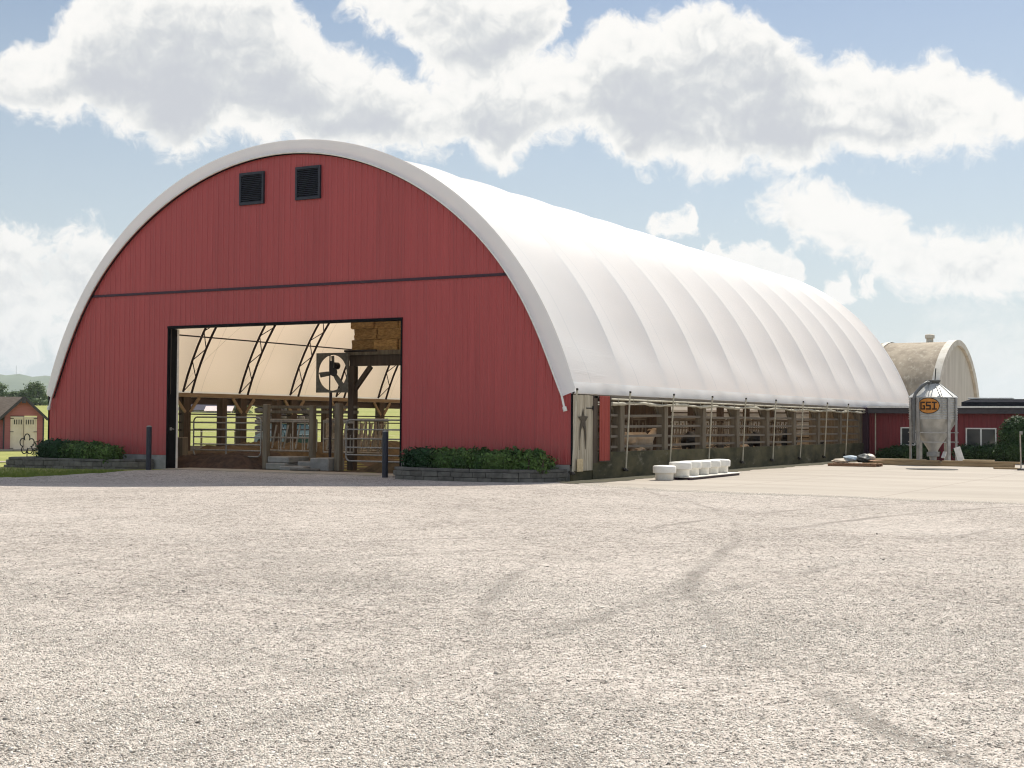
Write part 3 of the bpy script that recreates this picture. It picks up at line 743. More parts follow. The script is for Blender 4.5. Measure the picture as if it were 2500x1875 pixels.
# eave valance hanging from the arch foot, both sides
for s_ in (1, -1):
    b = MB(); xe, ze = pout(s_*AO)
    n = 160; vs = []
    for i in range(n+1):
        yy = -0.03+i*(NB*BAY)/n
        wv = 0.012*math.sin(yy*2.1)+0.008*math.sin(yy*5.3+1)
        vs += [(xe, yy, ze), (xe+s_*(0.05+wv), yy, ze-0.17), (xe+s_*(0.045+wv), yy, 2.47), (xe+s_*0.01, yy, 2.455)]
    b.add(vs, [(i*4+j, i*4+4+j, i*4+5+j, i*4+1+j) for i in range(n) for j in range(3)])
    b.build('valance', M['valance'], barn, True)
# front fascia band and its hem pipe
b = MB(); vs = []; n = 120; AI = math.atan2(10.08, 2.38-1.5); A1 = math.atan2(10.46, 2.53-1.5)
for i in range(n+1):
    t = -1+2*i/n
    xi, zi = pin(t*AI); xo, zo = pout(t*A1)
    vs += [(xo, -0.03, zo), ((xo*0.62+xi*0.38), -0.085, (zo*0.62+zi*0.38)), (xi, -0.13, zi)]
b.add(vs, [(i*3+j, i*3+3+j, i*3+4+j, i*3+1+j) for i in range(n) for j in range(2)])
b.build('fascia_band', M['valance'], barn, True)
b = MB(); b.tube([(pin(a)[0], -0.14, pin(a)[1]) for a in np.linspace(-AI, AI, 121)], 0.028, 8)
for s_ in (1, -1):
    x, z = pin(s_*AI); b.tube([(x, -0.14, z), (XC+s_*10.17, -0.15, 2.05)], 0.032, 8); b.tube([(XC+s_*10.165, -0.15, 2.09), (XC+s_*10.2, -0.15, 1.97)], 0.06, 10)
b.build('hem_pipe', M['white'], barn, True)
b = MB(); b.tube([(pin(a, -0.03)[0], -0.06, pin(a, -0.03)[1]) for a in np.linspace(-AI, AI, 121)], 0.022, 6); b.build('edge_trim', M['black'], barn)
# gable: ribbed sheets round the door hole
DX0, DX1, DZ = -15.08, -5.74, 4.69
zin_x = np.array([pin(a, 0.16)[0] for a in np.linspace(-AI, AI, 400)]); zin_z = np.array([pin(a, 0.16)[1] for a in np.linspace(-AI, AI, 400)])
def ztop(x):
    if abs(x-XC) > 10.18: return 2.5
    return max(2.5, float(np.interp(x, zin_x, zin_z)))
def rib_sheet(b, x0, x1, z0f, z1f, y, pitch=0.2286, rib=0.018, mini=True):
    """pans and raised ribs of agricultural metal sheet"""
    k0 = int(math.floor(x0/pitch)); xs_ = []
    for k in range(k0, int(x1/pitch)+2):
        X = k*pitch
        xs_ += [(X, 0), (X+0.018, -rib), (X+0.05, -rib), (X+0.068, 0)]
        if mini: xs_ += [(X+0.115, 0), (X+0.125, -rib*0.22), (X+0.135, 0), (X+0.165, 0), (X+0.175, -rib*0.22), (X+0.185, 0)]
    xs_ = [(x0, 0)]+[p for p in xs_ if x0 < p[0] < x1]+[(x1, 0)]
    for (xa, ya), (xb, yb) in zip(xs_[:-1], xs_[1:]):
        za0, zb0, za1, zb1 = z0f(xa), z0f(xb), z1f(xa), z1f(xb)
        if za1 <= za0+0.01 and zb1 <= zb0+0.01: continue
        b.add([(xa, y+ya, za0), (xb, y+yb, zb0), (xb, y+yb, max(zb0, zb1)), (xa, y+ya, max(za0, za1))], [(0, 1, 2, 3)])
TZ = 5.9
b = MB()
lo = lambda z: (lambda x: z)
rib_sheet(b, -20.65, DX0, lo(0.48), lambda x: min(ztop(x), TZ), 0.0)
rib_sheet(b, DX1, -0.03, lo(0.48), lambda x: min(ztop(x), TZ), 0.0)
rib_sheet(b, DX0, DX1, lo(DZ), lambda x: min(ztop(x), TZ), 0.0)
rib_sheet(b, -19.0, -1.7, lo(TZ), ztop, -0.004)
gw = b.build('gable_wall', M['red'], barn, recalc=False)
b = MB()                                           # inner face of the gable
b.add([(-20.63, 0.06, 0.0), (DX0, 0.06, 0), (DX0, 0.06, 2.5), (-20.63, 0.06, 2.5)], [(3, 2, 1, 0)])
b.add([(DX1, 0.06, 0.0), (-0.05, 0.06, 0), (-0.05, 0.06, 2.5), (DX1, 0.06, 2.5)], [(3, 2, 1, 0)])
for xa in np.arange(-20.6, -0.1, 0.2):
    xb = xa+0.2
    for z0 in ([DZ] if DX0-0.01 <= xa <= DX1-0.2 else [2.5]):
        b.add([(xa, 0.06, z0), (xb, 0.06, z0), (xb, 0.06, max(z0, ztop(xb))), (xa, 0.06, max(z0, ztop(xa)))], [(3, 2, 1, 0)])
b.build('gable_lining', M['darkwood'], barn, recalc=False)
# trim line, foundation, corner posts
b = MB(); b.box((-18.62, -0.045, TZ-0.045), (-2.0, -0.006, TZ+0.035)); b.build('gable_trim', M['maroon'], barn)
for xa, xb in ((-20.62, DX0-0.02), (DX1+0.02, -0.06)): MB().box((xa, -0.03, 0.0), (xb, 0.20, 0.474)).build('foundation', M['concrete'], barn)
for xa, xb in ((-0.028, 0.01), (-20.69, -20.652)): MB().box((xa, -0.03, 0.45), (xb, 0.10, 2.46)).build('corner_trim', M['black'], barn)
for xa, xb in ((-20.66, DX0), (DX1, -0.03)): MB().box((xa, -0.025, 0.455), (xb, -0.002, 0.478)).build('base_trim', M['black'], barn)
# door surround
b = MB()
b.box((DX0-0.02, -0.05, DZ), (DX1+0.05, 0.30, DZ+0.075)); b.box((DX1, -0.05, 0.03), (DX1+0.045, 0.24, DZ-0.002)); b.box((DX0-0.02, -0.03, 0.03), (DX0+0.03, 0.012, DZ-0.002))
b.build('door_frame', M['black'], barn)
dl = MB().box((DX0-0.02, 0.02, 0.04), (DX0+0.045, 0.36, DZ-0.004)).build('door_leaf', M['black'], barn)
b = MB(); p = at(417, 1047, x=DX0+0.05)
b.bbox((DX0+0.045, p.y-0.05, p.z-0.05), (DX0+0.06, p.y+0.05, p.z+0.05)); b.tube([(DX0+0.06, p.y, p.z), (DX0+0.10, p.y, p.z), (DX0+0.10, p.y+0.10, p.z-0.01)], 0.012, 8)
b.build('handle', M['galv'], dl)
MB().box((DX0-0.02, 0.362, 0.04), (DX0+0.055, 0.45, DZ-0.004)).build('door_post', M['white'], barn)
# gable louvers
for x0, x1 in ((-12.05, -11.05), (-9.77, -8.80)):
    b = MB(); z0, z1 = 8.58, 9.62
    for a_, c_ in (((x0, z0), (x1, z0+0.08)), ((x0, z1-0.08), (x1, z1)), ((x0, z0+0.08), (x0+0.07, z1-0.08)), ((x1-0.07, z0+0.08), (x1, z1-0.08))):
        b.box((a_[0], -0.085, a_[1]), (c_[0], -0.005, c_[1]))
    lv = b.build('gable_vent', M['louver'], barn)
    b = MB()
    for i in range(15):
        z = z0+0.10+i*(z1-z0-0.2)/14
        b.bar((x0+0.07, -0.052, z), (x1-0.07, -0.052, z), 0.05, 0.010, up=(0, -0.7, 0.7))
    b.build('slats', M['louver'], lv)
    MB().box((x0+0.06, -0.030, z0+0.06), (x1-0.06, -0.024, z1-0.06)).build('vent_back', M['black'], lv)
# trusses: two chords and a zigzag
def truss(y):
    b = MB(); n = 46; A2 = math.atan2(10.2, 2.75-1.5)
    an = np.linspace(-A2, A2, n+1)
    o1 = [(pout(a, -0.07)[0], y, pout(a, -0.07)[1]) for a in an]; o2 = [(pout(a, -0.52)[0], y, pout(a, -0.52)[1]) for a in an]
    b.tube(o1, 0.046, 6); b.tube(o2, 0.046, 6)
    for i in range(0, n, 1):
        p, q = (o1[i], o2[i+1]) if i % 2 == 0 else (o2[i], o1[i+1])
        b.tube([p, q], 0.02, 5)
    return b.build('truss', M['truss'], barn, True)
for k in range(NB+1): truss(k*BAY+(0.12 if k == 0 else (-0.15 if k == NB else 0)))
for s_ in (-1, 1):
    for zz in (4.88, 7.6):
        u = np.interp(zz, [p[1] for p in OUT_PTS[::-1]], [p[0] for p in OUT_PTS[::-1]])-0.5
        b = MB(); b.tube([(XC+s_*u, 0.2, zz), (XC+s_*u, NB*BAY-0.2, zz)], 0.03, 6); b.build('purlin', M['truss'], barn, True)
# bracing cables under the left of the sheet
b = MB()
for k in range(0, 8, 1):
    for a0, a1 in ((-1.40, -0.98),):
        p = [(pout(a, -0.12)[0], k*BAY+(a-a0)/(a1-a0)*BAY, pout(a, -0.12)[1]) for a in np.linspace(a0, a1, 9)]
        b.tube(p, 0.004, 4)
b.build('bracing_cable', M['curtain'], barn)
# side walls: plate, headers, posts with Y braces, rails, low concrete wall
for s_ in (-1, 1):
    X = XC+s_*10.2
    b = MB(); b.box((X-0.10, 0.25, 2.56), (X+0.09, 40.1, 2.72)); b.build('eave_plate', M['beam'], barn)
    b = MB(); b.box((X-0.05 if s_ < 0 else X-0.02, 0.3, 2.27), (X if s_ < 0 else X+0.03, 40.0, 2.555)); b.build('header_board', M['header'], barn)
    b = MB(); b.box((XC+s_*10.32-0.11, 0.22 if s_ < 0 else 1.16, -0.05), (XC+s_*10.32+0.11, 40.2, 0.80 if s_ > 0 else 0.62)); b.build('low_wall', M['moss'] if s_ > 0 else M['concrete'], barn)
    for k in range(1, NB):
        b = MB(); y = k*BAY
        wy = 0.2 if s_ < 0 else 0.15; b.bbox((X-0.15, y-wy, 0.0), (X+0.14, y+wy, 2.558), 0.015)
        po = b.build('side_post', M['darkwood'] if s_ < 0 else M['post'], barn)
        for d in (-1, 1): MB().bar((X-0.12*s_, y+d*0.12, 1.95), (X-0.12*s_, y+d*0.68, 2.54), 0.06, 0.12).build('brace', M['beam'] if s_ < 0 else M['post'], po)
    for zz in ((0.95, 1.25, 1.56, 1.88) if s_ > 0 else (1.25, 1.56, 1.88)):
        b = MB()
        if s_ > 0:
            for k in range(NB-3):
                y0, y1 = (1.2 if k == 0 else k*BAY+0.16), (k+1)*BAY-0.16
                b.bar((X+0.03, y0, zz+random.Random(k+zz).uniform(-0.02, 0.02)), (X+0.03, y1, zz+random.Random(k-zz).uniform(-0.02, 0.02)), 0.04, 0.075)
        else: b.tube([(X, 0.4, zz), (X, 40, zz)], 0.03, 6)
        b.build('side_rail', M['rail'] if s_ > 0 else M['truss'], barn)
# far gable with a big doorway
b = MB()
for xa in np.arange(-20.6, -0.1, 0.4):
    xb = min(xa+0.4, -0.06); z0 = 0.0
    b.add([(xa, 40.1, z0), (xb, 40.1, z0), (xb, 40.1, ztop(xb)), (xa, 40.1, ztop(xa))], [(0, 1, 2, 3)])
b.build('far_gable', M['endsheet'], barn, recalc=False)
b = MB()
for z in (0.9, 1.35, 1.8, 2.25, 2.8, 3.6, 4.5): hw_ = float(np.interp(z+0.07, [p[1] for p in IN_PTS[::-1]], [p[0] for p in IN_PTS[::-1]]))-0.5; b.box((XC-hw_, 39.9, z), (XC+hw_, 39.97, z+0.07))
for x in np.arange(-19.5, -0.5, 2.4): b.box((x, 39.75, 0.0), (x+0.14, 39.89, 5.0))
b.build('end_girts', M['header'], barn)
# rolled-up side curtain, its rail and the tie-down pipes on the yard side
b = MB(); pts = []; rr_ = []
rng = random.Random(8)
for i in range(200):
    y = 2.2+i*(28.1)/199; w = 0.5+0.5*math.sin(y*1.87)
    pts.append((0.16+0.02*math.sin(y*3.1), y, 2.235+0.022*math.sin(y*1.87)+0.006*math.sin(y*7.3))); rr_.append(0.045+0.012*math.sin(y*2.6+1)+0.006*math.sin(y*9))
b.tube(pts, rr_, 10); b.build('rolled_curtain', M['curtain'], barn, True)
b = MB(); b.tube([(0.17, 2.2, 2.345), (0.17, 30.4, 2.345)], 0.028, 8)
for i in range(26): b.tube([(0.19, 2.6+i*1.09, 2.37), (0.235, 2.6+i*1.09, 2.19)], 0.008, 5)
b.build('curtain_rail', M['curtain'], barn, True)
MB().box((-0.02, 1.2, 2.36), (0.10, 30.3, 2.45)).build('fascia_board', M['rail'], barn)
for i in range(9):
    y = [0.22, 2.98, 6.35, 9.76, 13.14, 16.53, 20.0, 23.4, 26.7][i]
    y = y+0.25 if i else at(1409, 960, x=0.3).y
    b = MB(); b.tube([(0.30, y, 2.56), (0.285, y, 2.42), (0.18, y-0.02, 0.30)], [0.031, 0.027, 0.025], 8)
    tp = b.build('tie_down_pipe', M['pipe'], barn, True)
    b = MB(); b.tube([(0.30, y, 2.60), (0.305, y, 2.54)], 0.034, 8); b.build('hook', M['iron'], tp); b = MB(); b.bbox((0.115, y-0.09, 0.22), (0.20, y+0.05, 0.31)); b.tube([(0.15, y-0.15, 0.30), (0.18, y+0.1, 0.24)], 0.035, 8); b.build('bracket', M['iron'], tp)
# star-door bay at the corner: weathered boards, dark jamb, faded red sheet
b = MB(); yy = -0.02; k = 0
while yy < 1.10:
    w = [0.17, 0.135, 0.15, 0.16, 0.14][k % 5]; e = min(1.12, yy+w-0.006)
    b.bbox((0.03, yy, 0.30), (0.085+0.006*(k % 3), e, 2.43), 0.006); yy += w; k += 1
bd = b.build('board_door', M['oldwood'], barn)
p0 = at(1448, 997, x=0.11); b = MB(); b.bbox((0.10, p0.y-0.42, p0.z-0.015), (0.112, p0.y, p0.z+0.02)); b.tube([(0.115, p0.y, p0.z-0.06), (0.115, p0.y, p0.z+0.07)], 0.022, 8); b.build('hinge', M['iron'], bd)
MB().bbox((-0.02, 1.13, 0.5), (0.10, 1.44, 2.44)).build('door_jamb', M['darkwood'], barn)
MB().bbox((-0.06, -0.03, -0.02), (0.06, 1.155, 0.295)).build('door_footing', M['moss'], barn)
b = MB(); y = 1.47
for k in range(6):
    b.bbox((0.13, 1.47+k*0.11, 0.56), (0.15+0.006*(k % 2), 1.47+(k+1)*0.11-0.004, 2.43), 0.004)
b.build('red_panel', M['red_sun'], barn)
b = MB(); b.box((0.125, 2.13, 0.56), (0.165, 2.17, 2.43)); b.box((0.125, 1.45, 0.53), (0.165, 2.17, 0.558)); b.build('panel_trim', M['darkwood'], barn)

# ================================================================== THINGS AT THE BARN
# metal star hung on the boards
Q = 120/830.0
star = [(300, 395), (318, 525), (384, 532), (338, 612), (346, 740), (350, 900), (340, 1085), (333, 900), (326, 760), (292, 684), (262, 760), (250, 900), (238, 1100), (240, 900), (250, 740), (266, 605), (216, 533), (282, 527)]
b = MB(); pl = [at(1380+x*Q, 940+y*Q, x=0.118) for x, y in star]
b.prism(pl, (0.012, 0, 0))
setp(b.build('barn_star', M['rust']), 'dark metal star with long trailing legs on the weathered corner boards', 'wall star')
a0 = at(1409, 1121, x=0.14); a1 = at(1423, 1151, x=0.14)
b = MB(); b.bbox((0.13, a0.y, a1.z), (0.15, a1.y, a0.z), 0.004); setp(b.build('pale_board', M['lumber_pale']), 'small pale board leaning at the foot of the star boards', 'board')

# planters
def course(b, path, z0, z1, depth, seed, blen=0.42, jit=0.012):
    """a course of separate blocks along a ground path"""
    rg = random.Random(seed); P_ = [Vector((*p, 0)) for p in path]
    L = [0]
    for i in range(1, len(P_)): L.append(L[-1]+(P_[i]-P_[i-1]).length)
    def pos(t):
        for i in range(1, len(L)):
            if t <= L[i] or i == len(L)-1:
                d = (P_[i]-P_[i-1]).normalized(); return P_[i-1]+d*(t-L[i-1]), d
    t = -rg.uniform(0, 0.2)
    while t < L[-1]-0.05:
        ln = blen*rg.uniform(0.75, 1.25); t0 = max(0, t)+0.005; t1 = min(L[-1], t+ln)-0.005; t += ln
        if t1-t0 < 0.06: continue
        a, d = pos(t0); c, d2 = pos(t1); d = (c-a).normalized(); nrm = Vector((-d.y, d.x, 0)); j = rg.uniform(-jit, jit)
        v = [a-nrm*j, c-nrm*j, c+nrm*depth, a+nrm*depth]
        bm = bmesh.new(); vs = [bm.verts.new((p.x, p.y, z)) for z in (z0+0.004, z1-0.004) for p in v]
        for f in ((0, 3, 2, 1), (4, 5, 6, 7), (0, 1, 5, 4), (1, 2, 6, 5), (2, 3, 7, 6), (3, 0, 4, 7)): bm.faces.new([vs[i] for i in f])
        bmesh.ops.bevel(bm, geom=bm.edges[:], offset=0.01, segments=1, affect='EDGES')
        b.bm(bm)
def planter(label, path, zt, gz0):
    t = thing('planter_wall', label, 'planter', (path[0][0], path[0][1], 0), 'block planters along the barn front')
    b = MB(); h = (zt-0.09-gz0)/2
    course(b, path, gz0, gz0+h, 0.22, 1); course(b, path, gz0+h, gz0+2*h, 0.22, 2)
    b.build('block_wall', M['block'], t)
    b = MB(); course(b, path, gz0+2*h, zt, 0.27, 5, 0.6); b.build('cap_stone', M['cap'], t)
    mx_ = (path[0][0]+path[-1][0])/2; hx_ = abs(path[0][0]-path[-1][0])/2; poly = [Vector((mx_+(x-mx_)*(1-0.16/hx_), min(y+0.14, -0.05), 0.0)) for x, y in path]+[Vector((mx_+(path[-1][0]-mx_)*(1-0.16/hx_), -0.04, 0)), Vector((mx_+(path[0][0]-mx_)*(1-0.16/hx_), -0.04, 0))]
    b = MB(); b.prism([Vector((p.x, p.y, gz0)) for p in poly], (0, 0, zt-0.06-gz0)); b.build('soil_bed', M['soil'], t)
    return t
RP = [(-4.95, -0.2), (-4.95, -1.55), (-4.75, -1.80), (-3.6, -1.92), (-2.2, -1.92), (-1.2, -1.72), (-0.55, -1.2), (-0.2, -0.55), (-0.06, -0.12)]
planter('curved grey block planter right of the wide barn door', RP, 0.36, -0.02)
LP = [(-21.0, -0.05), (-21.0, -1.6), (-20.85, -1.78), (-19.0, -1.72), (-17.2, -1.5), (-16.0, -1.0), (-15.6, -0.5), (-15.55, -0.10)]
planter('grey block planter left of the wide barn door by the grass', LP, 0.34, -0.10)
# hedges
def hedge(label, blobs, mat, n, size, seed, cx):
    t = thing('hedge', label, 'hedge', (cx, -0.8, 0.33), 'clipped hedges in the barn planters')
    leaves('foliage', M[mat], t, blobs, n, size, seed, 2.2, 0.35, 0.86)
    b = MB()
    for (c, r, k) in blobs: b.tube([(c[0], c[1], 0.25), (c[0]+0.05, c[1], c[2]+0.05)], 0.03, 6)
    b.build('stem', M['bark'], t)
def spikes(y, x0, x1, z, n, seed):
    rg = random.Random(seed)
    return [((rg.uniform(x0, x1), y+rg.uniform(-0.25, 0.25), z+rg.uniform(-0.05, 0.06)), (0.10, 0.10, 0.13), 'ell') for _ in range(n)]
hedge('dark square-cut hedge beside the right door edge', [((-4.35, -0.85, 0.56), (0.52, 0.5, 0.29), 'box')], 'hedge_dark', 5200, 0.045, 1, -4.35)
hedge('long loose green hedge under the right gable wall', [((-3.2, -0.88, 0.56), (0.75, 0.52, 0.29), 'box'), ((-2.1, -0.85, 0.53), (0.8, 0.5, 0.28), 'box'), ((-1.05, -0.7, 0.49), (0.72, 0.42, 0.25), 'box')]+spikes(-0.85, -3.8, -0.4, 0.74, 30, 4), 'hedge', 13000, 0.05, 2, -2.1)
hedge('dark hedge at the far left corner of the barn', [((-19.35, -0.85, 0.59), (0.62, 0.5, 0.31), 'box'), ((-18.75, -0.7, 0.58), (0.5, 0.45, 0.29), 'box')], 'hedge_dark', 5200, 0.05, 3, -19.1)
hedge('green bushy hedge between the dark hedge and the left bollard', [((-17.95, -0.98, 0.54), (0.7, 0.46, 0.28), 'box'), ((-16.95, -0.9, 0.51), (0.55, 0.42, 0.26), 'box')]+spikes(-0.95, -18.5, -16.6, 0.71, 18, 7), 'hedge', 7000, 0.05, 5, -17.5)
# bollards
def bollard(label, px, ptop, y):
    p = at(*px, y=y); q = at(*ptop, y=y); z0 = g(p.x, p.y)+0.0
    t = thing('bollard', label, 'bollard', (p.x, y, z0), 'steel bollards in front of the barn')
    b = MB(); b.tube([(p.x, y, z0-0.1), (p.x, y, q.z-0.03)], 0.088, 16); b.build('pipe', M['bollard'], t, True)
    b = MB(); b.lathe([(0.088, q.z-0.03), (0.08, q.z-0.005), (0.05, q.z+0.012), (0.01, q.z+0.018)], (p.x, y, 0), 16); b.build('cap', M['concrete'], t, True)
M['bollard'] = pmat('dark_blue_pipe', (0.02, 0.024, 0.036), (0.034, 0.036, 0.046), 9, rough=0.45)
bollard('dark steel bollard in front of the left planter end', (363, 1120), (363, 1040), -1.0)
bollard('dark blue steel bollard at the right edge of the open door', (940, 1140), (941, 1052), -1.1)
# flower ornament
t = thing('garden_flower', 'dark wire daisy ornament standing in the left planter end', 'ornament', (-20.75, -1.2, 0.28))
c = at(66, 1085, y=-1.2); R = 0.36
b = MB(); pts = []
for i in range(121):
    a = 2*math.pi*i/120+math.pi/2; r = R*(0.50+0.50*abs(math.cos(2.5*(a-math.pi/2)))**0.55)
    pts.append((c.x+r*math.cos(a), -1.2, c.z+r*math.sin(a)))
b.tube(pts, 0.018, 6); b.build('flower_outline', M['iron'], t, True)
b = MB(); b.tube([(c.x, -1.2, 0.25), (c.x+0.02, -1.2, c.z-R*0.32)], 0.016, 6); b.build('stalk', M['iron'], t)
b = MB(); b.tube([(c.x+0.0, -1.2, 0.42)]+[(c.x+0.17+0.17*math.cos(a), -1.2, 0.52+0.12*math.sin(a)) for a in np.linspace(math.pi, -0.9, 14)], 0.014, 6); b.build('leaf', M['iron'], t, True)

# ================================================================== INSIDE THE BARN
def gate(label, xa, xb, y, z0, z1, rails, verts, group='tube gates inside the barn door'):
    t = thing('tube_gate', label, 'gate', ((xa+xb)/2, y, 0), group)
    r = 0.16; pts = []
    def corner(cx, cz, a0, a1): return [(cx+r*math.cos(a), y, cz+r*math.sin(a)) for a in np.linspace(a0, a1, 6)]
    pts = corner(xa+r, z1-r, math.pi, math.pi/2)+corner(xb-r, z1-r, math.pi/2, 0)+corner(xb-r, z0+r, 0, -math.pi/2)+corner(xa+r, z0+r, -math.pi/2, -math.pi)
    pts.append(pts[0])
    b = MB(); b.tube(pts, 0.026, 8, False); b.build('frame', M['galv'], t, True)
    for z in rails:
        b = MB(); b.tube([(xa, y, z), (xb, y, z)], 0.024, 8); b.build('rail', M['galv'], t, True)
    for x in verts:
        b = MB(); b.bar((x, y-0.03, z0), (x, y-0.03, z1), 0.05, 0.012, up=(0, 1, 0)); b.build('upright', M['galv'], t)
    return t
def timber_post(label, x, y, z0, z1, w=0.2, mat='post', group='timber posts inside the barn door'):
    b = MB(); bm = bmesh.new(); bmesh.ops.create_cube(bm, size=1)
    for v in bm.verts: v.co = Vector((x+v.co.x*w, y+v.co.y*w, (z0+z1)/2+v.co.z*(z1-z0)))
    bmesh.ops.bevel(bm, geom=bm.edges[:], offset=0.02, segments=1, affect='EDGES'); b.bm(bm)
    return setp(b.build('timber_post', M[mat]), label, 'post', group)
gate('galvanised tube gate in front of the bedding heap at the door left', -15.75, -12.75, 2.0, 0.42, 1.75, (0.62, 0.82, 1.07, 1.33, 1.56), (-14.25,))
gate('galvanised tube gate behind the right bollard', -9.25, -5.2, 2.05, 0.36, 1.69, (0.56, 0.80, 1.08, 1.38), (-6.75,))
timber_post('tall grey timber post at the right end of the bedding gate', -12.48, 1.95, 0.02, 2.2, 0.2)
timber_post('tall grey timber post between concrete blocks and right gate', -9.55, 2.05, 0.02, 2.22, 0.22)
timber_post('brown timber post rising behind the concrete step', -11.12, 2.7, 0.4, 2.17, 0.19)
timber_post('short grey timber stub beside the white door post', -16.55, 2.3, 0.0, 1.04, 0.3)
for i, (x, y, lb) in enumerate([(-12.0, 9.5, 'dark timber post far behind the headlock panels'), (-11.6, 12.3, 'brown timber post under the fan, deep in the barn'), (-10.4, 13.6, 'timber post behind the right gate, near its middle'), (-9.9, 15.2, 'rough timber post behind the right gate, nearest the door edge')]):
    timber_post(lb, x, y, 0.0, 2.2, 0.24, 'post')
# concrete curb blocks by the step
def cblock(label, a, c, mat='concrete'):
    b = MB(); b.bbox(a, c, 0.03); setp(b.build('concrete_block', M[mat]), label, 'concrete block', 'concrete blocks at the feed step')
cblock('lower grey concrete block beside the left timber post', (-12.3, 1.7, 0.012), (-11.5, 2.9, 0.24))
cblock('upper grey concrete block stacked beside the left timber post', (-12.36, 1.86, 0.243), (-11.45, 3.0, 0.45))
cblock('stained concrete block with a pale patch by the right post', (-10.45, 1.7, 0.012), (-9.7, 2.6, 0.44))
cblock('low pale concrete step between the two block stacks', (-11.44, 1.35, 0.012), (-10.47, 2.1, 0.16))
cblock('raised pale slab behind the low concrete step', (-11.3, 2.12, 0.012), (-10.47, 3.1, 0.30))
cblock('flat dark kerb strip lying at the step front', (-10.75, 1.02, 0.034), (-9.62, 1.22, 0.12), 'cap')
# headlock panels: rails with slanted and upright bars
def headlock(label, p, q, z0, z1, n, mt='galv_dark'):
    p = Vector(p); q = Vector(q); t = thing('headlock_panel', label, 'headlock panel', (p+q)/2, 'cattle headlock panels')
    d = (q-p); L = d.length; d.normalize()
    for z in (z0, z0+(z1-z0)*0.42, z1-0.06, z1):
        b = MB(); b.tube([p+Vector((0, 0, z)), q+Vector((0, 0, z))], 0.034, 6); b.build('rail', M[mt], t, True)
    b = MB()
    for i in range(n+1):
        c = p+d*(L*i/n); b.tube([c+Vector((0, 0, z0)), c+Vector((0, 0, z1))], 0.026, 6)
    b.build('upright_bars', M[mt], t, True)
    b = MB()
    for i in range(n):
        c = p+d*(L*(i+0.25)/n); e = p+d*(L*(i+0.62)/n)
        b.tube([c+Vector((0, 0, z0+0.08)), e+Vector((0, 0, z1-0.18))], 0.03, 6); b.tube([e+d*0.1+Vector((0, 0, z0)), e+d*0.1+Vector((0, 0, z0+(z1-z0)*0.55))], 0.016, 6)
    b.build('locking_bars', M[mt], t, True)
headlock('headlock panel between the left post and the step post', (-13.3, 3.1, 0), (-11.25, 3.1, 0), 0.62, 1.68, 4)
headlock('short headlock panel between the step post and right post', (-11.0, 3.15, 0), (-9.75, 3.15, 0), 0.60, 1.66, 2)
for lb, p_, q_, n_ in (('headlock panel close behind the right tube gate', (-13.2, 6.6), (-10.75, 6.6), 6), ('headlock panel left of the one behind the right gate', (-15.7, 9.6), (-13.0, 9.6), 6), ('headlock panel deep behind the tall left timber post', (-18.4, 13.2), (-15.4, 13.2), 6), ('headlock panel running away from the door behind the right gate', (-13.35, 6.7), (-13.35, 9.5), 5), ('headlock panel running away from the door further back', (-15.85, 9.7), (-15.85, 13.0), 5)):
    headlock(lb, (*p_, 0), (*q_, 0), 0.5, 1.72, n_)
for k in range(9):
    headlock('headlock panel of the long row behind the cows and side rails', (-3.9, 2.6+3.36*k, 0.1), (-3.9, 5.7+3.36*k, 0.1), 0.6, 1.75, 5, 'rail')
for k in range(10):
    timber_post('dark inner timber post of the row behind the cows', -4.15, 2.4+3.36*k, 0.0, 2.75, 0.26, 'darkwood', 'inner posts behind the cows')
# heavier rails across the openings left of the aisle
for zz, lb in ((1.95, 'upper weathered rail spanning the posts behind the headlock panels'), (2.12, 'topmost weathered rail spanning the posts behind the headlock panels')):
    b = MB(); b.bbox((-13.4, 3.3, zz-0.05), (-9.7, 3.36, zz+0.05), 0.008); setp(b.build('timber_rail', M['post']), lb, 'rail')
for k in range(3):
    timber_post(['dark timber post doubled beside the second braced side post', 'dark timber post doubled beside the third braced side post', 'dark timber post doubled beside the fourth braced side post'][k], -19.2, 7.35+3.36*k, 0.0, 2.5, 0.3, 'darkwood', 'doubled posts along the far side')
for k in range(4):
    headlock(['headlock panel right of the aisle near the door', 'second headlock panel right of the aisle', 'third headlock panel right of the aisle', 'last headlock panel right of the aisle'][k], (-6.3, 5.2+3.4*k, 0), (-6.3, 8.5+3.4*k, 0), 0.55, 1.7, 6)
def partition(label, x0, x1, y, h, mat):
    t = thing('timber_partition', label, 'partition', ((x0+x1)/2, y, 0))
    b = MB(); x = x0; k = 0
    while x < x1:
        w = [0.17, 0.2, 0.15, 0.19][k % 4]; b.bbox((x, y, 0.02), (min(x1, x+w-0.008), y+0.03, h), 0.004); x += w; k += 1
    b.build('boards', M[mat], t)
    b = MB()
    for z in (0.5, h-0.4): b.box((x0, y+0.032, z), (x1, y+0.09, z+0.12))
    b.build('cross_rails', M['darkwood'], t)
partition('dark board partition deep behind the first two bays of rails', -7.0, -2.9, 14.0, 2.35, 'darkwood')
partition('pale board partition at the far end behind the last bays', -5.0, -0.6, 38.3, 2.4, 'post')
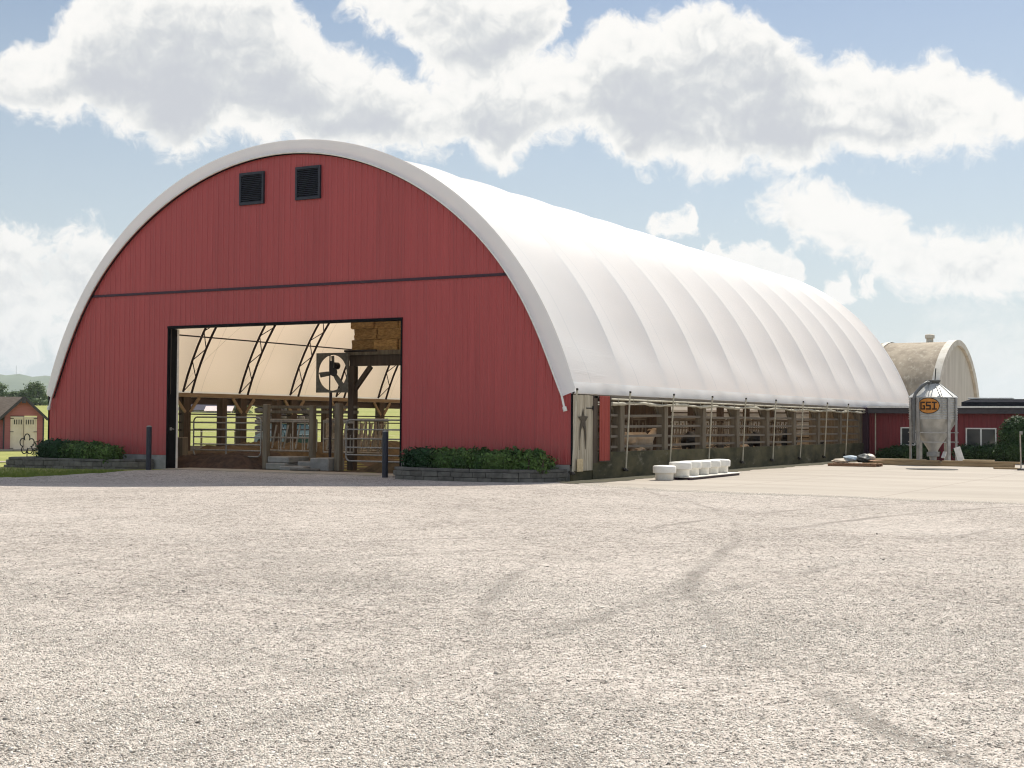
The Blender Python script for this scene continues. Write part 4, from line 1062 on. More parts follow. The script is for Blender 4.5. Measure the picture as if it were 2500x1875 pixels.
# bedding heaps
def heap(name, label, cat, x0, x1, y0, y1, h, mat, seed, n=48):
    rg = np.random.default_rng(seed); X = np.linspace(x0, x1, n); Y = np.linspace(y0, y1, max(12, int(n*(y1-y0)/(x1-x0)))if (y1-y0) < (x1-x0) else n)
    XX, YY = np.meshgrid(X, Y); u = (XX-x0)/(x1-x0); v = (YY-y0)/(y1-y0)
    Z = h*np.minimum(1, 5*u*(1-u)*1.3)*np.minimum(1, 4*v*(1-v)*1.5)
    for k in range(14):
        fx, fy, ph = rg.uniform(0.5, 5), rg.uniform(0.5, 5), rg.uniform(0, 6); Z = Z*(1+0.028*np.sin(fx*XX+fy*YY+ph))
    Z += rg.normal(0, 0.022, Z.shape)*(Z > 0.03)
    V = np.stack([XX, YY, Z+0.0], -1).reshape(-1, 3); nx, ny = len(X), len(Y)
    i = np.arange(nx-1)[None, :]+nx*np.arange(ny-1)[:, None]
    o = np_mesh(name, V, np.stack([i, i+1, i+1+nx, i+nx], -1).reshape(-1), 4, M[mat], smooth=True)
    return setp(o, label, cat)
heap('bedding_heap', 'long straw bedding bank along the far left side of the barn', 'bedding heap', -20.3, -16.6, 3.0, 26.0, 0.68, 'bedding', 4)
heap('bedding_heap', 'dark manure and bedding heap under the left tube gate', 'bedding heap', -16.6, -12.55, 1.0, 4.4, 0.48, 'manure', 7)
heap('bedding_heap', 'brown bedding strip under the right tube gate', 'bedding heap', -9.3, -4.6, 2.3, 5.0, 0.34, 'bedding', 9)
# hay loft platform with bales
t = thing('hay_loft', 'raised dark timber platform carrying hay above the right gate', 'platform', (-8.0, 4.5, 0))
b = MB(); b.bbox((-10.25, 3.3, 3.86), (-4.8, 8.0, 4.02)); b.build('deck', M['post'], t)
for y in (3.42, 7.8):
    b = MB(); b.bbox((-10.1, y-0.08, 3.50), (-4.85, y+0.08, 3.855)); b.build('beam', M['darkwood'], t)
    for x in (-10.0, -7.15, -4.95):
        b = MB(); b.bbox((x-0.12, y-0.13, 0.0), (x+0.12, y+0.13, 3.498)); po = b.build('leg', M['darkwood'], t)
        for d in (-1, 1):
            if x+d*0.8 > -10.2 and x+d*0.8 < -4.6: MB().bar((x+d*0.1, y-0.02, 2.72), (x+d*0.74, y-0.02, 3.48), 0.12, 0.15).build('knee_brace', M['darkwood'], po)
b = MB(); b.tube([(-10.2, 3.2, 4.0), (-8.9, 3.2, 4.0)], 0.035, 8); b.build('edge_bar', M['iron'], t)
def bale(x, y, z, seed, label):
    rg = random.Random(seed); bm = bmesh.new(); bmesh.ops.create_cube(bm, size=1)
    bmesh.ops.subdivide_edges(bm, edges=bm.edges[:], cuts=5, use_grid_fill=True)
    for v in bm.verts:
        w = Vector((v.co.x*0.92, v.co.y*0.46, v.co.z*0.36))
        w += Vector((rg.uniform(-1, 1), rg.uniform(-1, 1), rg.uniform(-1, 1)))*0.016
        for s_ in (-0.22, 0.22):
            if abs(v.co.x*0.92-s_) < 0.08 and (abs(v.co.y) > 0.45 or abs(v.co.z) > 0.45): w *= 0.965
        v.co = w
    b = MB(); b.bm(bm, Matrix.Translation((x, y, z))@Matrix.Rotation(rg.uniform(-0.04, 0.04), 4, 'Z'))
    tb = b.build('hay_bale', M['hay'], None, True); setp(tb, label, 'hay bale', 'hay bales stacked on the loft')
ROWN = ['bottom', 'second', 'third', 'top']
for lv in range(4):
    for k in range(5):
        cn = ['left end', 'second from the left end', 'middle', 'fourth from the left end', 'right end'][k]
        bale(-9.70+k*0.95+(0.10 if lv % 2 else -0.02), 3.78+random.Random(lv*9+k).uniform(-0.05, 0.05), 4.21+lv*0.365, lv*10+k, 'hay bale in the %s row of the loft stack, %s' % (ROWN[lv], cn))
# box fan on a pole
t = thing('box_fan', 'large square box fan on a dark pole beside the hay loft', 'fan', (-10.16, 2.9, 0))
fx, fy = -10.42, 2.9; fz = (at(812, 910, y=fy)).z; fx = at(812, 910, y=fy).x; hs = 0.665
b = MB(); N_ = 48
for yy, fl in ((fy-0.03, 1), (fy+0.03, -1)):
    ring = [(fx+0.60*math.cos(2*math.pi*i/N_), yy, fz+0.60*math.sin(2*math.pi*i/N_)) for i in range(N_)]
    sq = []
    for i in range(N_):
        a = 2*math.pi*i/N_; m = max(abs(math.cos(a)), abs(math.sin(a))); sq.append((fx+hs*math.cos(a)/m, yy, fz+hs*math.sin(a)/m))
    b.add(ring+sq, [(i, (i+1) % N_, N_+(i+1) % N_, N_+i) for i in range(N_)])
rg0 = [(fx+0.60*math.cos(2*math.pi*i/N_), fy-0.03, fz+0.60*math.sin(2*math.pi*i/N_)) for i in range(N_)]
rg1 = [(x, fy+0.03, z) for x, _, z in rg0]; b.add(rg0+rg1, [(i, (i+1) % N_, N_+(i+1) % N_, N_+i) for i in range(N_)])
q0 = [(fx+sx*hs, fy-0.03, fz+sz*hs) for sx, sz in ((-1, -1), (1, -1), (1, 1), (-1, 1))]; q1 = [(x, fy+0.03, z) for x, _, z in q0]
b.add(q0+q1, [(i, (i+1) % 4, 4+(i+1) % 4, 4+i) for i in range(4)])
b.build('housing', M['fansteel'], t)
for a in (math.pi*0.52, math.pi*1.04, math.pi*1.72):
    bm = bmesh.new(); d = Vector((math.cos(a), 0, math.sin(a))); sd = Vector((-math.sin(a), 0, math.cos(a)))
    prof = [(0.06, 0.05), (0.25, 0.075), (0.57, 0.085)]
    vs = []
    for r, w in prof:
        c_ = Vector((fx, fy+0.04, fz))+d*r; vs += [c_-sd*w+Vector((0, -0.03, 0)), c_+sd*w+Vector((0, 0.03, 0))]
    b = MB()
    tk = Vector((0, 0.008, 0)); n6 = len(vs)
    b.add(vs+[v+tk for v in vs], [(0, 1, 3, 2), (2, 3, 5, 4), (6, 8, 9, 7), (8, 10, 11, 9), (0, 2, 8, 6), (2, 4, 10, 8), (1, 7, 9, 3), (3, 9, 11, 5), (4, 5, 11, 10), (0, 6, 7, 1)]); bm.free()
    b.build('blade', M['fansteel'], t)
b = MB(); b.tube([(fx, fy-0.02, fz), (fx, fy+0.1, fz)], 0.10, 16); b.tube([(fx+0.06, fy-0.03, fz+0.02), (fx+0.06, fy+0.0, fz+0.02)], 0.14, 16, True); b.build('hub', M['iron'], t, True)
b = MB(); b.tube([(fx-0.05, fy+0.10, fz+0.24), (fx-0.05, fy+0.34, fz+0.24)], 0.12, 14); b.bbox((fx-0.16, fy+0.08, fz+0.0), (fx-0.02, fy+0.03, fz+0.40)); b.build('motor', M['iron'], t, True)
b = MB(); b.tube([(fx-0.16, fy+0.06, fz-0.60), (fx-0.16, fy+0.06, fz+0.60)], 0.022, 8); b.tube([(fx-0.6, fy+0.05, fz-0.02), (fx, fy+0.05, fz+0.0)], 0.012, 6); b.build('motor_mount', M['iron'], t)
b = MB(); b.tube([(fx-0.10, fy+0.04, 0.0), (fx-0.10, fy+0.04, fz-0.665)], 0.05, 8); b.build('pole', M['truss'], t)

# ------------------------------------------------------------------ cows
def remesh(o, vox):
    m = o.modifiers.new('remesh', 'REMESH'); m.mode = 'VOXEL'; m.voxel_size = vox; m.use_smooth_shade = True
    s_ = o.modifiers.new('smooth', 'SMOOTH'); s_.factor = 0.6; s_.iterations = 6
def cow(label, loc, rz, mat, lying=False):
    b = MB()
    dz = -0.72 if lying else 0.0
    # spine runs along +x (head end)
    sec = [(-1.02, 1.22, 0.10), (-0.95, 1.15, 0.24), (-0.75, 1.08, 0.31), (-0.4, 1.02, 0.345), (0.0, 0.98, 0.365), (0.35, 0.99, 0.35), (0.65, 1.04, 0.30), (0.85, 1.10, 0.22), (1.05, 1.22, 0.165), (1.22, 1.36, 0.14), (1.34, 1.46, 0.12)]
    b.tube([(x, 0, z+dz) for x, z, r in sec], [r for x, z, r in sec], 14)
    b.tube([(-0.98, 0, 1.36+dz), (0.7, 0, 1.34+dz)], 0.07, 8)
    hx, hz = 1.34, 1.46+dz
    b.tube([(hx-0.08, 0, hz+0.04), (hx+0.06, 0, hz-0.0), (hx+0.25, 0, hz-0.13), (hx+0.40, 0, hz-0.26), (hx+0.46, 0, hz-0.31)], [0.10, 0.135, 0.105, 0.085, 0.06], 10)
    for s_ in (-1, 1):
        b.tube([(hx, s_*0.09, hz+0.05), (hx-0.05, s_*0.20, hz+0.06), (hx-0.10, s_*0.29, hz+0.0)], [0.03, 0.055, 0.02], 8)
        if not lying:
            b.tube([(0.68, s_*0.17, 1.0), (0.70, s_*0.19, 0.66), (0.69, s_*0.18, 0.42), (0.70, s_*0.18, 0.09)], [0.16, 0.085, 0.058, 0.05], 8)
            b.tube([(0.70, s_*0.18, 0.11), (0.73, s_*0.18, 0.0)], [0.055, 0.07], 8)
            b.tube([(-0.78, s_*0.19, 1.05), (-0.66, s_*0.22, 0.74), (-0.90, s_*0.20, 0.48), (-0.86, s_*0.20, 0.10)], [0.21, 0.14, 0.062, 0.05], 8)
            b.tube([(-0.86, s_*0.20, 0.11), (-0.82, s_*0.20, 0.0)], [0.055, 0.07], 8)
        else:
            b.tube([(0.62, s_*0.26, 0.22), (0.92, s_*0.30, 0.10), (0.60, s_*0.34, 0.07)], [0.14, 0.08, 0.05], 8)
            b.tube([(-0.72, s_*0.26, 0.30), (-0.35, s_*0.40, 0.26), (-0.62, s_*0.46, 0.09), (-0.2, s_*0.48, 0.06)], [0.22, 0.14, 0.07, 0.05], 8)
    b.tube([(-1.03, 0, 1.26+dz), (-1.10, 0.02, 1.05+dz), (-1.10, 0.03, max(0.1, 0.55+dz))], [0.035, 0.025, 0.03], 6)
    t = b.build('cow', M[mat]); remesh(t, 0.032); setp(t, label, 'cow', 'cattle behind the side rails')
    t.location = loc; t.rotation_euler = (0, 0, rz); t.scale = (0.84, 0.84, 0.84)
    return t
PF = setp(MB().box((-6.2, 2.2, 0.0), (-0.26, 39.5, 0.16)).build('pen_floor', M['dirt']), kind='structure')
def cp(px, py, x):                                # point on the pen floor row x under a pixel column
    p = at(px, py, x=x); return (x, p.y, 0.165)
cow('cream cow standing nearest the star corner behind the rails', cp(1556, 1070, -1.35), rad(84), 'cow_cream')
cow('black cow standing behind the second bay of rails', cp(1690, 1070, -2.3), rad(100), 'cow_black')
cow('black cow lying behind the third bay of rails', cp(1748, 1080, -1.6), rad(-60), 'cow_black', True)
cow('cream cow lying against the low wall, third bay', cp(1772, 1092, -0.75), rad(70), 'cow_cream', True)
cow('black cow standing in the middle bays with its back at the rails', cp(1852, 1075, -1.5), rad(95), 'cow_black')
cow('black cow standing in a far bay, right of the middle', cp(1925, 1070, -1.8), rad(-80), 'cow_black')
cow('black cow lying in the farthest occupied bay', cp(1975, 1075, -1.4), rad(80), 'cow_black', True)
cow('cream cow lying behind the red panel, only its back showing', cp(1510, 1100, -0.75), rad(75), 'cow_cream', True)

# ================================================================== YARD THINGS AT THE RIGHT
def tub(label, x, y, z):
    t = thing('water_tub', label, 'tub', (x, y, z), 'white two-tier plastic tubs')
    b = MB(); b.lathe([(0.245, 0.0), (0.262, 0.02), (0.268, 0.19), (0.272, 0.20)], (x, y, z), 40); b.build('base', M['tub'], t, True)
    b = MB(); b.lathe([(0.26, 0.197), (0.32, 0.20), (0.334, 0.215), (0.338, 0.375), (0.328, 0.398), (0.295, 0.415), (0.15, 0.428), (0.02, 0.432)], (x, y, z), 40); b.build('upper_tier', M['tub'], t, True)
tub('white two-tier tub standing alone on the concrete', *at(1622, 1172, z=0.012))
pts_t = []
for i, px in enumerate((1661, 1685, 1709, 1733, 1757)):
    p = at(px, (1164, 1161, 1159.5, 1157.5, 1155)[i]-1.0, z=0.10); pts_t.append(p)
    tub('white two-tier tub on the pallet, %s' % ['first in the row behind the lone tub', 'second in the row', 'middle of the row', 'fourth in the row', 'last and farthest in the row'][i], p.x, p.y, 0.105)
d = (pts_t[-1]-pts_t[0]).normalized(); nrm = Vector((-d.y, d.x, 0))
t = thing('tub_pallet', 'long low pallet with pale top under the row of tubs', 'pallet', tuple(pts_t[2]))
b = MB(); a_ = pts_t[0]-d*0.35; c_ = pts_t[-1]+d*0.75
for i in range(7):
    o_ = nrm*(-0.42+i*0.14); b.bar((a_+o_)*1, (c_+o_)*1, 0.12, 0.018)
for v in range(len(b.v)): b.v[v] = (b.v[v][0], b.v[v][1], b.v[v][2]-0.010)
b.build('deck_boards', M['tub'], t)
b = MB()
for k in (-0.38, 0.0, 0.38):
    p, q = a_+nrm*k, c_+nrm*k; b.bar((p.x, p.y, 0.045), (q.x, q.y, 0.045), 0.07, 0.068)
b.build('runner', M['maroon'], t)
# junk pallet
J = at(2088, 1138, z=0.012); J.z = 0.012
t = thing('wood_pallet', 'reddish wooden pallet lying by the annex wall under scrap', 'pallet', tuple(J))
b = MB()
for k in (-0.5, 0, 0.5): b.bbox((J.x-0.95, J.y+k-0.05, 0.014), (J.x+0.95, J.y+k+0.05, 0.10), 0.005)
b.build('stringer', M['pallet'], t)
b = MB()
for i in range(9): b.bbox((J.x-0.95+i*0.215, J.y-0.58, 0.102), (J.x-0.95+i*0.215+0.17, J.y+0.58, 0.122), 0.003)
b.build('deck_boards', M['pallet'], t)
def lump(name, label, cat, c, r, mat, seed, flat=0.0):
    rg = np.random.default_rng(seed); bm = bmesh.new(); bmesh.ops.create_icosphere(bm, subdivisions=3, radius=1.0)
    ph = rg.uniform(0, 6, 6)
    for v in bm.verts:
        w = v.co.copy(); k = 1+0.16*math.sin(w.x*3.1+ph[0]+w.y*2)+0.12*math.sin(w.y*5+ph[1])+0.08*math.sin(w.z*7+w.x*4+ph[2])
        w *= k; w.z = max(w.z, -0.75)
        v.co = Vector((w.x*r[0], w.y*r[1], w.z*r[2]))
    b = MB(); b.bm(bm, Matrix.Translation(c)); return setp(b.build(name, M[mat], None, True), label, cat)
lump('feed_sack', 'pale blue sack lying on the scrap pallet', 'sack', (J.x-0.12, J.y-0.05, 0.30), (0.36, 0.26, 0.13), 'blue', 1)
lump('feed_sack', 'pale cream sack at the left of the scrap pallet', 'sack', (J.x-0.52, J.y-0.2, 0.205), (0.40, 0.28, 0.09), 'sack', 2)
lump('tarp_bundle', 'crumpled dark tarp bundle on the scrap pallet', 'tarp', (J.x+0.30, J.y-0.05, 0.30), (0.30, 0.3, 0.18), 'tarp', 3)
lump('tarp_bundle', 'grey green plastic bundle beside the dark tarp', 'tarp', (J.x+0.42, J.y+0.25, 0.32), (0.26, 0.2, 0.2), 'galv_dark', 5)
b = MB(); b.bar((J.x+0.55, J.y-0.2, 0.24), (J.x+0.98, J.y+0.25, 0.27), 0.5, 0.012); setp(b.build('cardboard_sheet', M['card']), 'tilted brown cardboard sheet at the right of the scrap pallet', 'cardboard')
b = MB(); b.bar((J.x-0.3, J.y-0.42, 0.129), (J.x+0.95, J.y-0.40, 0.134), 0.28, 0.01); setp(b.build('cardboard_sheet', M['card']), 'flat cardboard sheet along the front of the scrap pallet', 'cardboard')
# lumber by the feed bin
def board(label, x0, x1, y, z, w, h, mat='lumber', rz=0.0):
    b = MB(); b.bbox((-(x1-x0)/2, -w/2, 0), ((x1-x0)/2, w/2, h), 0.008)
    mt = Matrix.Translation(((x0+x1)/2, y, z))@Matrix.Rotation(rz, 4, 'Z')
    b.v = [tuple(mt@Vector(v)) for v in b.v]
    setp(b.build('timber_beam', M[mat]), label, 'timber', 'timbers lying at the feed bin')
board('pale new timber sticking out at the left of the pile', 1.75, 4.3, 24.3, 0.145, 0.14, 0.09, 'lumber_pale', 0.02)
board('long brown timber at the front bottom of the pile', 2.2, 8.1, 22.6, 0.014, 0.24, 0.13, 'lumber', -0.03)
board('brown timber at the middle bottom of the pile', 2.0, 7.9, 22.95, 0.014, 0.22, 0.13, 'lumber', -0.02)
board('short brown timber on top of the pile at the left', 2.3, 5.2, 22.75, 0.146, 0.2, 0.09, 'lumber', -0.02)
board('brown timber on top of the pile at the right', 5.3, 8.3, 22.6, 0.146, 0.22, 0.09, 'lumber', -0.05)
board('pale offcut lying on the right of the pile', 6.1, 7.3, 22.75, 0.238, 0.2, 0.05, 'lumber_pale', 0.05)
board('short offcut on the ground at the right end', 7.7, 8.7, 20.3, 0.014, 0.2, 0.06, 'lumber', -0.1)
board('back timber under the legs of the feed bin', 2.6, 6.4, 23.6, 0.014, 0.25, 0.14, 'lumber', 0.0)
b = MB(); mc_ = at(2275, 1145.5, z=0.02); b.lathe([(0.02, 0.0), (0.9, 0.0), (1.0, 0.012), (0.98, 0.022), (0.02, 0.024)], (mc_.x, mc_.y, 0.014), 40)
b.v = [(mc_.x+(x-mc_.x)*0.95, mc_.y+(y-mc_.y)*0.8, z) for x, y, z in b.v]
setp(b.build('dark_disc', M['cap']), 'round dark disc on the concrete in front of the timbers', 'mat')  # flat dark ellipse lying on the concrete

# feed bin
BX, BY = 4.44, 25.0
bn = thing('feed_bin', 'galvanised hopper feed bin with orange oval sign beside the annex', 'feed bin', (BX, BY, 0))
R = 0.98
prof = []
for i in range(73):
    z = 1.90+i*(2.82-1.90)/72; prof.append((R+0.014*math.sin(i*2*math.pi/8), z))
b = MB(); b.lathe(prof, (BX, BY, 0), 64, False); b.build('body', M['bin'], bn, True, 80)
b = MB(); b.lathe([(R+0.03, 2.80), (R+0.03, 2.83), (0.30, 3.40), (0.27, 3.41)], (BX, BY, 0), 64, False); rf = b.build('cone_roof', M['bin'], bn, True, 30)
b = MB()
for k in range(10):
    a = 2*math.pi*k/10+0.2; b.bar((BX+(R+0.02)*math.cos(a), BY+(R+0.02)*math.sin(a), 2.855), (BX+0.3*math.cos(a), BY+0.3*math.sin(a), 3.415), 0.02, 0.025)
b.build('roof_rib', M['bin'], rf)
b = MB(); b.lathe([(0.20, 3.34), (0.24, 3.44), (0.31, 3.52), (0.31, 3.56), (0.02, 3.58)], (BX, BY, 0), 32); b.build('lid', M['lidsteel'], bn, True)
b = MB(); b.lathe([(R-0.01, 1.90), (R*0.97, 1.82), (0.20, 0.60), (0.19, 0.52)], (BX, BY, 0), 48, False); b.build('hopper_cone', M['bin'], bn, True, 30)
b = MB(); b.bbox((BX-0.22, BY-0.22, 0.34), (BX+0.22, BY+0.22, 0.53)); b.lathe([(0.13, 0.12), (0.16, 0.34)], (BX, BY, 0), 16); b.build('outlet_boot', M['binleg'], bn)
cv = Vector((CAM[0]-BX, CAM[1]-BY, 0)).normalized(); ca = math.atan2(cv.y, cv.x)
for k in range(6):
    a = ca+math.radians((-62, -36, 38, 64, 150, 210)[k])
    x, y = BX+(R+0.045)*math.cos(a), BY+(R+0.045)*math.sin(a)
    tx, ty = -math.sin(a), math.cos(a)
    b = MB(); b.bar((x, y, 0.14), (x, y, 2.80), 0.13, 0.05, up=(math.cos(a), math.sin(a), 0)); b.bbox((x-0.11, y-0.11, 0.118), (x+0.11, y+0.11, 0.140))
    b.build('leg', M['binleg'], bn)
b = MB()
for k in range(6):
    a = 2*math.pi*k/6+math.radians(12); a2 = a+2*math.pi/6; r2 = R+0.03
    for z in (0.95, 1.35): b.bar((BX+r2*math.cos(a), BY+r2*math.sin(a), z), (BX+r2*math.cos(a2), BY+r2*math.sin(a2), z), 0.025, 0.04)
b.build('brace_ring', M['binleg'], bn)
cv = Vector((CAM[0]-BX, CAM[1]-BY, 0)).normalized(); ca = math.atan2(cv.y, cv.x)
def onbin(da, r, z): a = ca+da; return Vector((BX+r*math.cos(a), BY+r*math.sin(a), z))
# filler pipe bending over the roof and down the side
b = MB(); dl_ = -0.80
b.tube([onbin(dl_*0.5, 0.24, 3.44), onbin(dl_*0.7, 0.45, 3.46), onbin(dl_*0.9, 0.70, 3.30), onbin(dl_, 0.98, 2.98), onbin(dl_, 1.07, 2.80), onbin(dl_, 1.08, 0.9)], 0.07, 10); b.build('filler_pipe', M['lidsteel'], bn, True)
b = MB(); b.tube([onbin(0.35, 0.22, 3.5), onbin(0.42, 0.28, 4.05)], 0.022, 8); b.build('vent_rod', M['iron'], bn)
for da in (-0.18, 0.36):
    b = MB()
    b.bar(onbin(da, 1.03, 1.95), onbin(da, 1.03, 2.14 if da < 0 else 2.85), 0.035, 0.035); b.bar(onbin(da, 1.02, 2.86), onbin(da, 0.72, 3.22), 0.03, 0.03)
    b.build('ladder_rail', M['binleg'], bn)
lv = MB(); lv.bar(onbin(0.75, 0.7, 0.55), onbin(0.55, 0.75, 0.30), 0.16, 0.05); lv.build('slide_gate', M['white'], bn)
# orange oval sign with lettering GSI, wrapped round the body
def wrap(u, z, r): return onbin(u/1.0, r, z)
SC, SZ = -0.185, 2.47
def oval(b, ru, rz, r0, r1):
    n = 48; vs = []
    for rr in (r0, r1):
        for i in range(n): vs.append(wrap(SC+ru*math.cos(2*math.pi*i/n), SZ+rz*math.sin(2*math.pi*i/n), rr))
    # fan in strips so that the oval follows the curve
    cols = 24
    for rr, fl in ((r1, 1), (r0, -1)):
        base = []
        for i in range(cols+1):
            u = -ru+2*ru*i/cols; h = rz*math.sqrt(max(0, 1-(u/ru)**2)); base.append((wrap(SC+u, SZ-h, rr), wrap(SC+u, SZ+h, rr)))
        o_ = [p for q in base for p in q]; b.add(o_, [(2*i, 2*i+2, 2*i+3, 2*i+1) for i in range(cols)])
    b.add(vs, [(i, (i+1) % n, n+(i+1) % n, n+i) for i in range(n)])
b = MB(); oval(b, 0.46, 0.335, R+0.022, R+0.030); sg = b.build('sign_border', M['decal'], bn)
b = MB(); oval(b, 0.428, 0.303, R+0.0335, R+0.037); b.build('sign_face', M['orange'], sg)
def letter(strokes, u0):
    b = MB()
    for (x0, z0, x1, z1) in strokes:
        n = 4
        for i in range(n):
            a0 = u0+x0+(x1-x0)*i/n; a1 = u0+x0+(x1-x0)*(i+1)/n
            q = [wrap(SC+a, SZ+z, r) for r in (R+0.0375, R+0.046) for a, z in ((a0, z0), (a1, z0), (a1, z1), (a0, z1))]
            b.add(q, [(0, 3, 2, 1), (4, 5, 6, 7), (0, 1, 5, 4), (1, 2, 6, 5), (2, 3, 7, 6), (3, 0, 4, 7)])
    return b
h, w, s_ = 0.165, 0.20, 0.055
letter([(0, -h, s_, h), (s_, h-s_, w, h), (s_, -h, w, -h+s_), (w-s_, -h+s_, w, 0.02), (w*0.5, -0.035, w-s_, 0.02)], -0.335).build('lettering', M['decal'], sg)
letter([(0, h-s_, w, h), (0, -0.03, s_, h-s_), (s_, -0.03, w, 0.04), (w-s_, -h+s_, w, -0.03), (0, -h, w, -h+s_)], -0.10).build('lettering', M['decal'], sg)
letter([(0, h-s_, w, h), (0, -h, w, -h+s_), (w/2-s_/2, -h+s_, w/2+s_/2, h-s_)], 0.135).build('lettering', M['decal'], sg)
# white slotted board leaning on the bin leg
a_ = at(2336, 1092, y=24.0); c_ = at(2349, 1131, y=23.9)
b = MB(); d = (c_-a_); b.bar(a_, c_, 0.26, 0.05, up=(0, -1, 0.3))
o = b.build('white_chute', M['white']); setp(o, 'white plastic chute leaning against the right leg of the bin', 'chute')

# annex
AX0, AX1, AY = 0.32, 15.0, 30.5
an = thing('annex_building', 'low red annex with two white windows behind the feed bin', 'building', (7, AY, 0))
b = MB(); wins = [(1.78, 0.70, 3.12, 1.56), (4.72, 0.66, 6.06, 1.55)]
xs_ = [AX0]+[v for w_ in wins for v in (w_[0], w_[2])]+[AX1]
def siding(b, x0, x1, z0, z1): rib_sheet(b, x0, x1, lo(z0), lo(z1), AY, 0.2, 0.016, False)
siding(b, AX0, wins[0][0], 0, 2.22); siding(b, wins[0][2], wins[1][0], 0, 2.22); siding(b, wins[1][2], AX1, 0, 2.22)
for w_ in wins: siding(b, w_[0], w_[2], 0, w_[1]); siding(b, w_[0], w_[2], w_[3], 2.22)
b.box((AX1-0.02, AY+0.001, 0), (AX1, AY+9.3, 2.4)); b.box((AX0, AY+9.2, 0), (AX1-0.03, AY+9.3, 2.4))
b.build('wall', M['annex'], an, recalc=False)
for w_ in wins:
    x0, z0, x1, z1 = w_; b = MB(); f = 0.055
    b.box((x0, AY-0.05, z0), (x1, AY+0.06, z0+f)); b.box((x0, AY-0.05, z1-f), (x1, AY+0.06, z1)); b.box((x0, AY-0.05, z0+f), (x0+f, AY+0.06, z1-f)); b.box((x1-f, AY-0.05, z0+f), (x1, AY+0.06, z1-f)); xm = (x0+x1)/2; b.box((xm-0.035, AY-0.045, z0+f), (xm+0.035, AY+0.05, z1-f))
    wf = b.build('window', M['white'], an)
    for p0_, p1_ in ((x0+f, xm-0.035), (xm+0.035, x1-f)): MB().box((p0_, AY-0.005, z0+f), (p1_, AY+0.005, z1-f)).build('pane', M['glass'], wf)
b = MB(); b.box((AX0+0.01, AY-0.33, 2.20), (AX1+0.2, AY-0.29, 2.45)); b.box((AX0+0.01, AY-0.285, 2.20), (AX1, AY-0.03, 2.225)); b.build('fascia', M['fasciadark'], an)
b = MB(); b.box((AX0, AY-0.42, 2.455), (AX1+0.25, AY-0.27, 2.535)); b.build('gutter', M['white'], an)
b = MB(); b.bbox((AX0, AY-0.26, 2.47), (AX1+0.3, AY+9.3, 2.545)); b.build('roof', M['roof_dark'], an)
b = MB(); b.prism([(4.35, AY+0.9, 2.55), (4.35, AY+0.9, 2.74), (4.35, AY+3.2, 2.92), (4.35, AY+5.6, 2.72), (4.35, AY+5.6, 2.55)], (AX1-4.35, 0, 0)); b.build('raised_roof', M['roof_dark'], an)
b = MB(); b.bbox((4.25, AY+2.9, 2.925), (6.3, AY+3.3, 2.985)); b.build('ridge_flashing', M['white'], an)
b = MB(); 
for x in (0.62, 4.28): b.tube([(x, AY-0.07, 0.1), (x, AY-0.07, 2.2)], 0.03, 8)
b.build('downpipe', M['pipe'], an, True)
MB().box((0.03, 30.3, 0.0), (0.30, 30.9, 2.45)).build('junction_post', M['maroon'], an)

# arched barn beyond: barrel roof across the view, gable end towards the yard
arch = [(0.0, 6.45), (0.8, 6.40), (1.7, 6.22), (2.7, 5.88), (3.6, 5.42), (4.4, 4.85), (5.1, 4.18), (5.65, 3.4), (6.05, 2.6), (6.35, 1.7), (6.55, 0.8), (6.65, 0.0)]
AYC, AXF, AXB = 46.6, 1.2, -16.0
ab = thing('arched_barn', 'old barrel-roofed barn with pale gable end behind the annex', 'barn', (AXF, AYC, 0))
def arcpts(k=1.0, d=0.0):
    pts = [(AYC-u*k, z+d) for u, z in arch[::-1]]+[(AYC+u*k, z+d) for u, z in arch[1:]]
    out = []
    for i in range(len(pts)-1):
        p0, p1, p2, p3 = (np.array(pts[max(i-1, 0)]), np.array(pts[i]), np.array(pts[i+1]), np.array(pts[min(i+2, len(pts)-1)]))
        for t_ in np.linspace(0, 1, 4, endpoint=False):
            out.append(tuple(0.5*((2*p1)+(-p0+p2)*t_+(2*p0-5*p1+4*p2-p3)*t_**2+(-p0+3*p1-3*p2+p3)*t_**3)))
    out.append(pts[-1]); return out
ap = arcpts()
b = MB(); nn = len(ap)
xs_r = np.linspace(AXB, AXF-0.25, 15); vs = []
for x in xs_r: vs += [(x, y, z) for y, z in ap]
b.add(vs, [(i*nn+j, i*nn+j+1, (i+1)*nn+j+1, (i+1)*nn+j) for i in range(14) for j in range(nn-1)])
b.build('roof', M['archroof'], ab, True)
b = MB(); vs = []
op = arcpts(1.03, 0.10); ip = arcpts(0.94, -0.22)
for x in (AXF-0.30, AXF+0.10): vs += [(x, y, z) for y, z in op]
b.add(vs, [(j, j+1, nn+j+1, nn+j) for j in range(nn-1)])
vs = [(AXF+0.10, y, z) for y, z in op]+[(AXF+0.10, y, z) for y, z in ip]; b.add(vs, [(j, j+1, nn+j+1, nn+j) for j in range(nn-1)])
vs = [(AXF+0.10, y, z) for y, z in ip]+[(AXF-0.05, y, z) for y, z in ip]; b.add(vs, [(j, j+1, nn+j+1, nn+j) for j in range(nn-1)])
b.build('roof_rim', M['archrim'], ab, True)
b = MB()
for xr in (-2.6,):
    vs = []
    o3 = arcpts(1.012, 0.05)
    for x in (xr-0.12, xr+0.12): vs += [(x, y, z) for y, z in o3]
    b.add(vs, [(j, j+1, nn+j+1, nn+j) for j in range(nn-1)])
b.build('roof_seam', M['archrim'], ab, True)
b = MB(); ic = arcpts(0.985, -0.06)
b.add([(AXF-0.06, y, z) for y, z in ic], [tuple(range(nn))]); b.build('end_wall', M['archwall'], ab)
